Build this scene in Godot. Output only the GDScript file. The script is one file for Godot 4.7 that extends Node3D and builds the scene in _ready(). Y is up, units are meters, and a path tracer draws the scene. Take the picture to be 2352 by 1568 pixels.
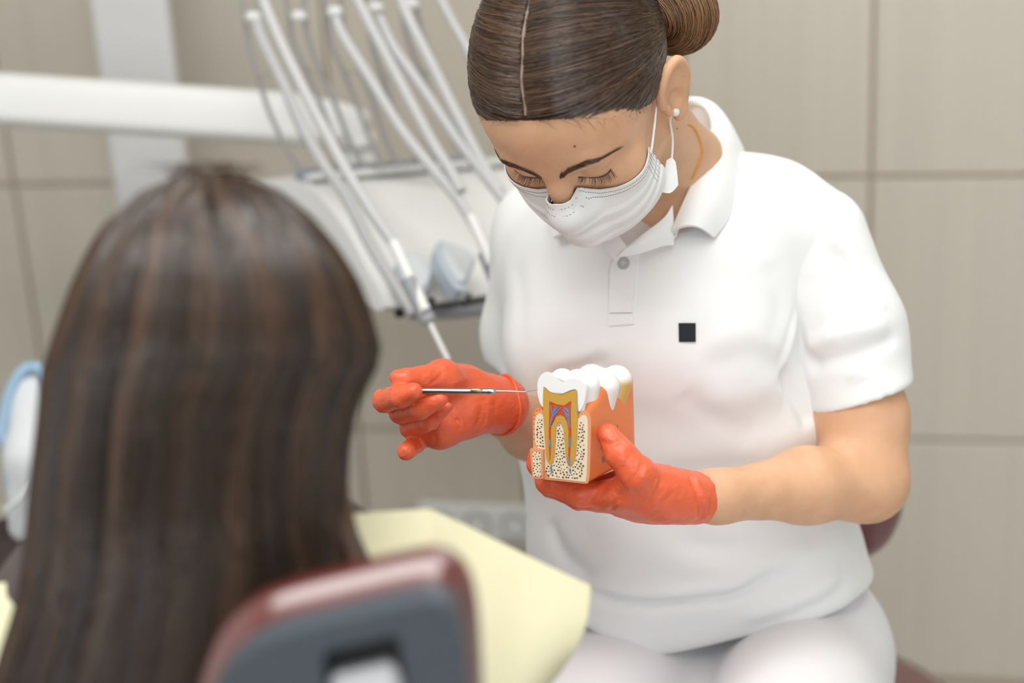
extends Node3D
# A dentist in white shows a patient a large model of a molar. Built from meshes only; y is up, metres.

const F := 3800.0      # focal length in pixels of the 2352 x 1568 frame
const CX := 1176.0
const CY := 784.0
var CT := Transform3D()   # where the camera stands
var M := {}               # materials
var RNG := RandomNumberGenerator.new()


# ---------------------------------------------------------------- points
func at(px: float, py: float, d: float) -> Vector3:   # the point that lies d metres deep along the view axis
	return CT * Vector3((px - CX) / F * d, -(py - CY) / F * d, -d)


func cd(x: float, y: float, z: float) -> Vector3:     # a direction given along the camera's axes
	return CT.basis * Vector3(x, y, z)


# ---------------------------------------------------------------- mesh data
class Geo:
	var v := PackedVector3Array()
	var n := PackedVector3Array()
	var c := PackedColorArray()
	var uv := PackedVector2Array()
	var i := PackedInt32Array()

	func add(p: Vector3, nn: Vector3, u := Vector2.ZERO, col := Color.WHITE) -> int:
		v.append(p)
		n.append(nn)
		uv.append(u)
		c.append(col)
		return v.size() - 1

	func tri(a: int, b: int, d: int) -> void:
		i.append(a)
		i.append(b)
		i.append(d)

	func normals(from_v := 0, from_i := 0) -> void:
		for k in range(from_v, v.size()):
			n[k] = Vector3.ZERO
		for k in range(from_i, i.size(), 3):
			var a := i[k]
			var b := i[k + 1]
			var d := i[k + 2]
			var w := (v[d] - v[a]).cross(v[b] - v[a])
			n[a] += w
			n[b] += w
			n[d] += w
		for k in range(from_v, v.size()):
			n[k] = n[k].normalized()

	func mesh(origin := Vector3.ZERO) -> ArrayMesh:
		var arr := []
		arr.resize(Mesh.ARRAY_MAX)
		var vv := v
		if origin != Vector3.ZERO:
			vv = PackedVector3Array()
			vv.resize(v.size())
			for k in v.size():
				vv[k] = v[k] - origin
		arr[Mesh.ARRAY_VERTEX] = vv
		arr[Mesh.ARRAY_NORMAL] = n
		arr[Mesh.ARRAY_TEX_UV] = uv
		arr[Mesh.ARRAY_COLOR] = c
		arr[Mesh.ARRAY_INDEX] = i
		var m := ArrayMesh.new()
		m.add_surface_from_arrays(Mesh.PRIMITIVE_TRIANGLES, arr)
		return m


# ---------------------------------------------------------------- nodes
func thing(called: String, label: String, category: String, where := Vector3.ZERO, group := "") -> Node3D:
	var o := Node3D.new()
	o.name = called
	add_child(o, true)
	o.position = where
	o.set_meta("label", label)
	o.set_meta("category", category)
	if group:
		o.set_meta("group", group)
	return o


func part(called: String, g, mat: Material, parent: Node3D) -> MeshInstance3D:   # geometry in world coordinates becomes one named mesh under parent
	var o := MeshInstance3D.new()
	o.name = called
	var base := Vector3.ZERO
	var p: Node = parent
	while p != self:
		base += (p as Node3D).position
		p = p.get_parent()
	o.mesh = g.mesh(base) if g is Geo else g
	o.material_override = mat
	parent.add_child(o, true)
	return o


func structure(o: Node3D) -> void:
	o.set_meta("kind", "structure")


# ---------------------------------------------------------------- plain shapes
func quad(g: Geo, a: Vector3, b: Vector3, c: Vector3, d: Vector3) -> void:   # counted clockwise as seen from the front
	var nn := (c - a).cross(b - a).normalized()
	var k := g.add(a, nn, Vector2(0, 0))
	g.add(b, nn, Vector2(1, 0))
	g.add(c, nn, Vector2(1, 1))
	g.add(d, nn, Vector2(0, 1))
	g.tri(k, k + 1, k + 2)
	g.tri(k, k + 2, k + 3)


func boxg(g: Geo, x: Transform3D, s: Vector3, bevel := 0.002) -> void:   # a box of size s with chamfered edges
	var h := s / 2.0
	var e := minf(bevel, minf(h.x, minf(h.y, h.z)) * 0.9)
	var pts := PackedVector3Array()
	var k0 := g.v.size()
	var i0 := g.i.size()
	# six faces, each its own inset rectangle, joined by chamfers
	var axes := [Vector3.RIGHT, Vector3.UP, Vector3.BACK]
	for ax in 3:
		for sg in [-1.0, 1.0]:
			var nrm: Vector3 = axes[ax] * sg
			var u: Vector3 = axes[(ax + 1) % 3]
			var w: Vector3 = axes[(ax + 2) % 3]
			var hu := h[(ax + 1) % 3] - e
			var hw := h[(ax + 2) % 3] - e
			var c0: Vector3 = nrm * h[ax]
			for q in [[-1, -1], [1, -1], [1, 1], [-1, 1]]:
				pts.append(c0 + u * hu * q[0] + w * hw * q[1])
	var hull := func(list: Array) -> void:
		var mid := Vector3.ZERO
		for p in list:
			mid += p
		mid /= list.size()
		var nn: Vector3 = (list[1] - list[0]).cross(list[2] - list[0]).normalized()
		if nn.dot(mid) < 0.0:
			nn = -nn
			list.reverse()
		nn = (x.basis * nn).normalized()
		var k := g.v.size()
		for p in list:
			g.add(x * (p as Vector3), nn, Vector2(p.x + p.z, p.y))
		for j in range(1, list.size() - 1):
			g.tri(k, k + j + 1, k + j)
	for f in 6:
		hull.call([pts[f * 4], pts[f * 4 + 1], pts[f * 4 + 2], pts[f * 4 + 3]])
	# chamfers along edges and at corners
	for a in 3:
		for b in range(a + 1, 3):
			var cax := 3 - a - b
			for sa in [-1.0, 1.0]:
				for sb in [-1.0, 1.0]:
					var p1: Vector3 = axes[a] * sa * h[a] + axes[b] * sb * (h[b] - e)
					var p2: Vector3 = axes[b] * sb * h[b] + axes[a] * sa * (h[a] - e)
					var dz: Vector3 = axes[cax] * (h[cax] - e)
					hull.call([p1 - dz, p1 + dz, p2 + dz, p2 - dz])
	for sx in [-1.0, 1.0]:
		for sy in [-1.0, 1.0]:
			for sz in [-1.0, 1.0]:
				hull.call([Vector3(sx * h.x, sy * (h.y - e), sz * (h.z - e)), Vector3(sx * (h.x - e), sy * h.y, sz * (h.z - e)), Vector3(sx * (h.x - e), sy * (h.y - e), sz * h.z)])


func smooth_path(p: Array, steps: int) -> PackedVector3Array:   # Catmull-Rom through the points
	var o := PackedVector3Array()
	for k in p.size() - 1:
		var a: Vector3 = p[maxi(k - 1, 0)]
		var b: Vector3 = p[k]
		var c: Vector3 = p[k + 1]
		var d: Vector3 = p[mini(k + 2, p.size() - 1)]
		for s in steps:
			o.append(b.cubic_interpolate(c, a, d, float(s) / steps))
	o.append(p[-1])
	return o


func tube(g: Geo, p: PackedVector3Array, r: Callable, sides := 8, col := Color.WHITE, caps := true) -> void:
	var n := p.size()
	var k0 := g.v.size()
	var t := (p[1] - p[0]).normalized()
	var u := t.cross(Vector3.UP if absf(t.y) < 0.9 else Vector3.RIGHT).normalized()
	for k in n:
		t = (p[mini(k + 1, n - 1)] - p[maxi(k - 1, 0)]).normalized()
		u = (u - t * u.dot(t)).normalized()
		var w := t.cross(u)
		var rr: float = r.call(float(k) / (n - 1))
		for s in sides:
			var a := TAU * s / sides
			var d := u * cos(a) + w * sin(a)
			g.add(p[k] + d * rr, d, Vector2(float(s) / sides, float(k) / (n - 1)), col)
	for k in n - 1:
		for s in sides:
			var a := k0 + k * sides + s
			var b := k0 + k * sides + (s + 1) % sides
			g.tri(a, a + sides, b)
			g.tri(b, a + sides, b + sides)
	if caps:
		for e in [0, n - 1]:
			var d := (p[0] - p[1]).normalized() if e == 0 else (p[n - 1] - p[n - 2]).normalized()
			var c := g.add(p[e], d, Vector2(0.5, e), col)
			var k1 := g.v.size()
			for s in sides:
				g.add(g.v[k0 + e * sides + s], d, Vector2(0.5, e), col)
			for s in sides:
				if e == 0:
					g.tri(c, k1 + s, k1 + (s + 1) % sides)
				else:
					g.tri(c, k1 + (s + 1) % sides, k1 + s)


func lathe(g: Geo, x: Transform3D, prof: Array, sides := 24, col := Color.WHITE) -> void:   # profile of (radius, height), turned about y
	var k0 := g.v.size()
	var i0 := g.i.size()
	for k in prof.size():
		for s in sides + 1:
			var a := TAU * s / sides
			g.add(x * Vector3(prof[k].x * cos(a), prof[k].y, prof[k].x * sin(a)), Vector3.UP, Vector2(float(s) / sides, float(k) / (prof.size() - 1)), col)
	for k in prof.size() - 1:
		for s in sides:
			var a := k0 + k * (sides + 1) + s
			var b := a + sides + 1
			g.tri(a, a + 1, b)
			g.tri(b, a + 1, b + 1)
	g.normals(k0, i0)


func ball(g: Geo, c: Vector3, b: Basis, rings := 10, col := Color.WHITE) -> void:   # an ellipsoid, radii are the lengths of b's columns
	var k0 := g.v.size()
	for r in rings + 1:
		for s in rings * 2 + 1:
			var th := PI * r / rings
			var ph := TAU * s / (rings * 2)
			var q := Vector3(sin(th) * cos(ph), cos(th), sin(th) * sin(ph))
			g.add(c + b * q, (b.inverse().transposed() * q).normalized(), Vector2(s, r), col)
	var w := rings * 2 + 1
	for r in rings:
		for s in rings * 2:
			var a := k0 + r * w + s
			g.tri(a, a + w, a + 1)
			g.tri(a + w, a + w + 1, a + 1)


func sheet(g: Geo, rows: Array, thick := 0.0015, flip := false) -> void:   # a cloth through rows of points (all of one length), with thickness
	var nr := rows.size()
	var nc: int = rows[0].size()
	var k0 := g.v.size()
	var i0 := g.i.size()
	for r in nr:
		for c in nc:
			g.add(rows[r][c], Vector3.UP, Vector2(float(c) / (nc - 1), float(r) / (nr - 1)))
	for r in nr - 1:
		for c in nc - 1:
			var a := k0 + r * nc + c
			if flip:
				g.tri(a, a + nc, a + 1)
				g.tri(a + 1, a + nc, a + nc + 1)
			else:
				g.tri(a, a + 1, a + nc)
				g.tri(a + 1, a + nc + 1, a + nc)
	g.normals(k0, i0)
	var i1 := g.i.size()
	var cnt := nr * nc
	for k in cnt:
		g.add(g.v[k0 + k] - g.n[k0 + k] * thick, -g.n[k0 + k], g.uv[k0 + k])
	for k in range(i0, i1, 3):
		g.tri(g.i[k] + cnt, g.i[k + 2] + cnt, g.i[k + 1] + cnt)
	var rim := []
	for c in nc:
		rim.append(c)
	for r in range(1, nr):
		rim.append(r * nc + nc - 1)
	for c in range(nc - 2, -1, -1):
		rim.append((nr - 1) * nc + c)
	for r in range(nr - 2, 0, -1):
		rim.append(r * nc)
	for k in rim.size():
		var a: int = k0 + rim[k]
		var b: int = k0 + rim[(k + 1) % rim.size()]
		var nn := (g.v[b] - g.v[a]).cross(g.n[a]).normalized() * (1.0 if flip else -1.0)
		var e := g.add(g.v[a], nn, g.uv[a])
		g.add(g.v[b], nn, g.uv[b])
		g.add(g.v[b + cnt], nn, g.uv[b])
		g.add(g.v[a + cnt], nn, g.uv[a])
		if flip:
			g.tri(e, e + 1, e + 2)
			g.tri(e, e + 2, e + 3)
		else:
			g.tri(e, e + 2, e + 1)
			g.tri(e, e + 3, e + 2)


func blend_rows(a: Array, b: Array, nc: int, nr: int, bulge: Vector3, power := 1.0) -> Array:   # rows between two smooth curves
	var pa := even(smooth_path(a, 12), nc)
	var pb := even(smooth_path(b, 12), nc)
	var rows := []
	for r in nr:
		var t := float(r) / (nr - 1)
		var row := PackedVector3Array()
		for c in nc:
			row.append(pa[c].lerp(pb[c], t) + bulge * sin(PI * pow(t, power)))
		rows.append(row)
	return rows


func even(p: PackedVector3Array, n: int) -> PackedVector3Array:   # n points evenly along a path
	var len := PackedFloat32Array([0.0])
	for k in range(1, p.size()):
		len.append(len[-1] + p[k].distance_to(p[k - 1]))
	var o := PackedVector3Array()
	var j := 0
	for k in n:
		var s := len[-1] * k / (n - 1)
		while j < p.size() - 2 and len[j + 1] < s:
			j += 1
		o.append(p[j].lerp(p[j + 1], clampf((s - len[j]) / maxf(len[j + 1] - len[j], 1e-9), 0, 1)))
	return o


func extrude(g: Geo, poly: PackedVector2Array, x: Transform3D, z0: float, z1: float, col := Color.WHITE) -> void:   # outline in x's xy plane, from z0 to z1 along its z
	var idx := Geometry2D.triangulate_polygon(poly)
	if idx.is_empty():
		return
	var cw := Geometry2D.is_polygon_clockwise(poly)
	for f in 2:
		var z := z1 if f == 0 else z0
		var nn := x.basis.z.normalized() * (1.0 if f == 0 else -1.0)
		var k := g.v.size()
		for p in poly:
			g.add(x * Vector3(p.x, p.y, z), nn, p * 10.0, col)
		for t in range(0, idx.size(), 3):
			var a := idx[t]
			var b := idx[t + 1]
			var c := idx[t + 2]
			var ar := (poly[b] - poly[a]).cross(poly[c] - poly[a])
			if (ar > 0.0) == (f == 0):
				g.tri(k + a, k + c, k + b)
			else:
				g.tri(k + a, k + b, k + c)
	for e in poly.size():
		var p := poly[e]
		var q := poly[(e + 1) % poly.size()]
		var o := Vector2(q.y - p.y, p.x - q.x).normalized() * (-1.0 if cw else 1.0)
		var nn := (x.basis * Vector3(o.x, o.y, 0)).normalized()
		var k := g.add(x * Vector3(p.x, p.y, z0), nn, Vector2.ZERO, col)
		g.add(x * Vector3(q.x, q.y, z0), nn, Vector2.ZERO, col)
		g.add(x * Vector3(q.x, q.y, z1), nn, Vector2.ZERO, col)
		g.add(x * Vector3(p.x, p.y, z1), nn, Vector2.ZERO, col)
		if cw:
			g.tri(k, k + 1, k + 2)
			g.tri(k, k + 2, k + 3)
		else:
			g.tri(k, k + 2, k + 1)
			g.tri(k, k + 3, k + 2)


# ---------------------------------------------------------------- soft bodies: distance fields meshed as surface nets
class Field:
	var a := PackedVector3Array()
	var ba := PackedVector3Array()
	var il := PackedFloat32Array()
	var ra := PackedFloat32Array()
	var rd := PackedFloat32Array()
	var k := PackedFloat32Array()
	var op := PackedInt32Array()
	var kind := PackedInt32Array()
	var bs := []
	var all := PackedInt32Array()

	func put(p: Vector3, q: Vector3, r0: float, r1: float, kk: float, o: int, kd: int, b: Variant) -> void:
		a.append(p)
		ba.append(q - p)
		il.append(1.0 / maxf((q - p).length_squared(), 1e-9))
		ra.append(r0)
		rd.append(r1 - r0)
		k.append(kk)
		op.append(o)
		kind.append(kd)
		bs.append(b)
		all.append(all.size())

	func cap(p: Vector3, q: Vector3, r0: float, r1: float, kk := 0.02, o := 1) -> void:
		put(p, q, r0, r1, kk, o, 0, null)

	func chain(pts: Array, rr: Array, kk := 0.02, o := 1) -> void:
		for j in pts.size() - 1:
			cap(pts[j], pts[j + 1], rr[j], rr[j + 1], kk, o)

	func ell(c: Vector3, axes: Basis, r: Vector3, kk := 0.02, o := 1) -> void:   # axes: a rotation
		put(c, c + Vector3(1, 0, 0), 0, 0, kk, o, 1, [axes.transposed(), r])

	func keep(c: Vector3, nrm: Vector3, kk := 0.004) -> void:   # cut away what lies behind the plane
		put(c, c + nrm.normalized(), 0, 0, kk, -1, 2, null)

	func one(j: int, p: Vector3) -> float:
		var q := p - a[j]
		var kd := kind[j]
		if kd == 0:
			var h := clampf(q.dot(ba[j]) * il[j], 0.0, 1.0)
			return (q - ba[j] * h).length() - ra[j] - rd[j] * h
		if kd == 1:
			var r: Vector3 = bs[j][1]
			var l: Vector3 = (bs[j][0] as Basis) * q
			var s := l / r
			var k0 := s.length()
			var k1 := (s / r).length()
			return (k0 - 1.0) * minf(r.x, minf(r.y, r.z)) if k1 < 1e-6 else k0 * (k0 - 1.0) / k1
		return q.dot(ba[j])

	func val(p: Vector3, idx: PackedInt32Array) -> float:
		var d := 1e3
		for j in idx:
			var e := 0.0
			if kind[j] == 0:
				var q := p - a[j]
				var h := clampf(q.dot(ba[j]) * il[j], 0.0, 1.0)
				e = (q - ba[j] * h).length() - ra[j] - rd[j] * h
			else:
				e = one(j, p)
			var kk := k[j]
			if op[j] > 0:
				var t := kk - absf(d - e)
				d = minf(d, e)
				if t > 0.0:
					d -= t * t / (4.0 * kk)
			else:
				e = -e
				var t := kk - absf(d - e)
				d = maxf(d, e)
				if t > 0.0:
					d += t * t / (4.0 * kk)
		return d

	func hit(from: Vector3, dir: Vector3) -> Vector3:   # first point of the surface along a ray
		var t := 0.0
		var p := from
		for s in 160:
			p = from + dir * t
			var d := val(p, all)
			if d < 0.0002:
				return p
			t += maxf(d * 0.7, 0.0003)
			if t > 4.0:
				break
		return p

	func grad(p: Vector3) -> Vector3:
		var e := 0.0008
		return Vector3(val(p + Vector3(e, 0, 0), all) - val(p - Vector3(e, 0, 0), all), val(p + Vector3(0, e, 0), all) - val(p - Vector3(0, e, 0), all), val(p + Vector3(0, 0, e), all) - val(p - Vector3(0, 0, e), all)).normalized()


const EDGES := [[0, 1], [2, 3], [4, 5], [6, 7], [0, 2], [1, 3], [4, 6], [5, 7], [0, 4], [1, 5], [2, 6], [3, 7]]


func nets(g: Geo, f: Field, lo: Vector3, hi: Vector3, cell: float, relax := 1) -> void:
	var n := 8
	var side := cell * n
	var nb := Vector3i(((hi - lo) / side).ceil())
	var nx := nb.x * n + 2
	var nxy := nx * (nb.y * n + 2)
	var reach := side * 0.866
	var where := {}
	var jobs := PackedInt64Array()
	var axis := PackedInt32Array()
	var k0 := g.v.size()
	var i0 := g.i.size()
	var vals := PackedFloat32Array()
	vals.resize(729)
	var cv := PackedFloat32Array()
	cv.resize(8)
	var dxs := PackedFloat32Array([0, 1, 0, 1, 0, 1, 0, 1])
	var dys := PackedFloat32Array([0, 0, 1, 1, 0, 0, 1, 1])
	var dzs := PackedFloat32Array([0, 0, 0, 0, 1, 1, 1, 1])
	var total := f.all.size()
	for bz in nb.z:
		for by in nb.y:
			for bx in nb.x:
				var corner := lo + Vector3(bx, by, bz) * side
				var mid := corner + Vector3.ONE * side * 0.5
				var ds := PackedFloat32Array()
				var dmin := 1e3
				for j in total:
					var e := f.one(j, mid)
					ds.append(e)
					if f.op[j] > 0 and e < dmin:
						dmin = e
				if dmin > reach * 1.8 + 0.02:
					continue
				var v0 := f.val(mid, f.all)
				if absf(v0) > reach * 1.9:
					continue
				var idx := PackedInt32Array()
				for j in total:
					if f.op[j] > 0:
						if ds[j] < dmin + 2.0 * reach + 2.5 * f.k[j]:
							idx.append(j)
					elif ds[j] < reach * 1.5 + 2.0 * f.k[j] - minf(dmin, 0.0):
						idx.append(j)
				var q := 0
				for z in 9:
					for y in 9:
						for x in 9:
							vals[q] = f.val(corner + Vector3(x, y, z) * cell, idx)
							q += 1
				for z in 8:
					for y in 8:
						for x in 8:
							var b := x + y * 9 + z * 81
							var s0 := vals[b] < 0.0
							if s0 == (vals[b + 1] < 0.0) and s0 == (vals[b + 9] < 0.0) and s0 == (vals[b + 10] < 0.0) and s0 == (vals[b + 81] < 0.0) and s0 == (vals[b + 82] < 0.0) and s0 == (vals[b + 90] < 0.0) and s0 == (vals[b + 91] < 0.0):
								continue
							cv[0] = vals[b]
							cv[1] = vals[b + 1]
							cv[2] = vals[b + 9]
							cv[3] = vals[b + 10]
							cv[4] = vals[b + 81]
							cv[5] = vals[b + 82]
							cv[6] = vals[b + 90]
							cv[7] = vals[b + 91]
							var sum := Vector3.ZERO
							var cnt := 0
							for ed in EDGES:
								var e0: int = ed[0]
								var e1: int = ed[1]
								var a := cv[e0]
								var c := cv[e1]
								if (a < 0.0) != (c < 0.0):
									var t := a / (a - c)
									sum += Vector3(dxs[e0] + (dxs[e1] - dxs[e0]) * t, dys[e0] + (dys[e1] - dys[e0]) * t, dzs[e0] + (dzs[e1] - dzs[e0]) * t)
									cnt += 1
							var key := (bx * 8 + x + 1) + (by * 8 + y + 1) * nx + (bz * 8 + z + 1) * nxy
							where[key] = g.add(corner + (Vector3(x, y, z) + sum / cnt) * cell, Vector3.UP)
							if (cv[0] < 0.0) != (cv[1] < 0.0):
								jobs.append(key)
								axis.append(1 if cv[0] < 0.0 else -1)
							if (cv[0] < 0.0) != (cv[2] < 0.0):
								jobs.append(key)
								axis.append(2 if cv[0] < 0.0 else -2)
							if (cv[0] < 0.0) != (cv[4] < 0.0):
								jobs.append(key)
								axis.append(3 if cv[0] < 0.0 else -3)
	for j in jobs.size():
		var key := jobs[j]
		var ax := absi(axis[j])
		var du := nx if ax == 1 else nxy if ax == 2 else 1
		var dv := nxy if ax == 1 else 1 if ax == 2 else nx
		if not (where.has(key - du) and where.has(key - dv) and where.has(key - du - dv)):
			continue
		var q0: int = where[key - du - dv]
		var q1: int = where[key - dv]
		var q2: int = where[key]
		var q3: int = where[key - du]
		if axis[j] < 0:
			g.tri(q0, q1, q2)
			g.tri(q0, q2, q3)
		else:
			g.tri(q0, q2, q1)
			g.tri(q0, q3, q2)
	for r in relax:
		var acc := PackedVector3Array()
		var num := PackedInt32Array()
		acc.resize(g.v.size() - k0)
		num.resize(g.v.size() - k0)
		for k in range(i0, g.i.size(), 3):
			for e in 3:
				var a := g.i[k + e] - k0
				var b := g.i[k + (e + 1) % 3]
				acc[a] += g.v[b]
				num[a] += 1
		for k in acc.size():
			if num[k] > 0:
				g.v[k0 + k] = g.v[k0 + k].lerp(acc[k] / num[k], 0.5)
	g.normals(k0, i0)


class Fold:   # a ridge (amount > 0) or a valley along a path
	var p := PackedVector3Array()
	var w := 0.01
	var h := 0.004

	func _init(path: PackedVector3Array, width: float, amount: float) -> void:
		p = path
		w = width
		h = amount


func crumple(g: Geo, folds: Array, from_v := 0, from_i := 0) -> void:   # moves vertices along their normals
	var boxes := []
	for f in folds:
		var b := AABB(f.p[0], Vector3.ZERO)
		for p in f.p:
			b = b.expand(p)
		boxes.append(b.grow(f.w * 2.2))
	for k in range(from_v, g.v.size()):
		var q := g.v[k]
		var s := 0.0
		for j in folds.size():
			if not boxes[j].has_point(q):
				continue
			var f: Fold = folds[j]
			var best := 1e9
			var bt := 0.0
			var m := f.p.size()
			for e in m - 1:
				var a := f.p[e]
				var d := f.p[e + 1] - a
				var h := clampf((q - a).dot(d) / maxf(d.length_squared(), 1e-12), 0, 1)
				var l := (q - a - d * h).length_squared()
				if l < best:
					best = l
					bt = (e + h) / (m - 1)
			if best < f.w * f.w * 4.8:
				s += f.h * exp(-best / (f.w * f.w)) * minf(1.0, minf(bt, 1.0 - bt) * 5.0 + 0.15)
		if s != 0.0:
			g.v[k] = q + g.n[k] * s
	g.normals(from_v, from_i)


func ripple(g: Geo, noise: FastNoiseLite, amount: float, stretch := Vector3.ONE, from_v := 0, from_i := 0) -> void:
	for k in range(from_v, g.v.size()):
		g.v[k] += g.n[k] * noise.get_noise_3dv(g.v[k] * stretch) * amount
	g.normals(from_v, from_i)


func on(f: Field, px: float, py: float) -> Vector3:   # where the line of sight through that pixel meets a body
	var far := at(px, py, 1.0) - CT.origin
	return f.hit(CT.origin + far * 0.6, far.normalized())


func fold_on(f: Field, pts: Array, w: float, h: float) -> Fold:
	var a := []
	for p in pts:
		a.append(on(f, p[0], p[1]))
	return Fold.new(smooth_path(a, 5), w, h)


# ---------------------------------------------------------------- the scene
const YAW := -0.19586
var WT := Vector3(cos(YAW), 0, -sin(YAW))    # along the tiled wall, to the right
var WN := Vector3(sin(YAW), 0, cos(YAW))     # out of the tiled wall, into the room
const WALL := 2.75


func room(s: float, y: float, q: float) -> Vector3:   # s along the tiled wall, q towards the viewer from below the camera
	return Vector3(0, y, 0) + WT * s + WN * q


func _ready() -> void:
	RNG.seed = 20240
	# camera
	CT = Transform3D(Basis(Vector3.RIGHT, -0.33049) * Basis(Vector3.BACK, -0.05537), Vector3(0, 1.62, 0))
	var cam := Camera3D.new()
	cam.name = "camera"
	add_child(cam)
	cam.transform = CT
	var lens := CameraAttributesPhysical.new()
	lens.frustum_focal_length = 24.0 * F / 1568.0
	lens.exposure_aperture = 2.3
	lens.frustum_focus_distance = 1.50
	lens.frustum_near = 0.05
	cam.attributes = lens
	cam.fov = rad_to_deg(2.0 * atan(784.0 / F))
	cam.current = true
	# sky and exposure
	var we := WorldEnvironment.new()
	we.name = "world_environment"
	var env := Environment.new()
	var sky := Sky.new()
	var sm := ProceduralSkyMaterial.new()
	sm.sky_top_color = Color(0.55, 0.70, 0.95)
	sm.sky_horizon_color = Color(0.88, 0.92, 1.0)
	sm.ground_bottom_color = Color(0.45, 0.44, 0.42)
	sm.ground_horizon_color = Color(0.75, 0.76, 0.78)
	sky.sky_material = sm
	env.background_mode = Environment.BG_SKY
	env.sky = sky
	env.tonemap_mode = Environment.TONE_MAPPER_LINEAR
	env.tonemap_exposure = 0.437
	env.sdfgi_enabled = true
	env.ssao_enabled = true
	env.ssil_enabled = true
	we.environment = env
	add_child(we)
	materials()
	# light: ceiling panels and the daylight of the window behind the viewer
	ceiling_lamp("long white ceiling light panel above the patient and the dentist", -0.60, -0.70, 1.8, 0.8, 5.6)
	ceiling_lamp("long white ceiling light panel behind the viewer", 0.10, 0.25, 1.2, 0.6, 1.8)
	ceiling_lamp("long white ceiling light panel near the tiled wall", 0.30, -1.95, 1.2, 0.6, 2.6)
	daylight(9.5)
	walls()
	dentist()
	tooth_model()
	dental_unit()
	dentist_stool()
	patient()
	dental_chair()
	sockets()


func mat(called: String, col: Color, rough := 0.6, metal := 0.0) -> StandardMaterial3D:
	var m := StandardMaterial3D.new()
	m.resource_name = called
	m.albedo_color = col
	m.roughness = rough
	m.metallic = metal
	M[called] = m
	return m


func noise_tex(seed_: int, freq: float, lo: Color, hi: Color, size := 512, octaves := 4, as_normal := false, bump := 4.0) -> NoiseTexture2D:
	var n := FastNoiseLite.new()
	n.seed = seed_
	n.frequency = freq
	n.fractal_octaves = octaves
	var t := NoiseTexture2D.new()
	t.width = size
	t.height = size
	t.seamless = true
	t.noise = n
	t.as_normal_map = as_normal
	t.bump_strength = bump
	if not as_normal:
		var r := Gradient.new()
		r.set_color(0, lo)
		r.set_color(1, hi)
		t.color_ramp = r
	return t


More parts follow.
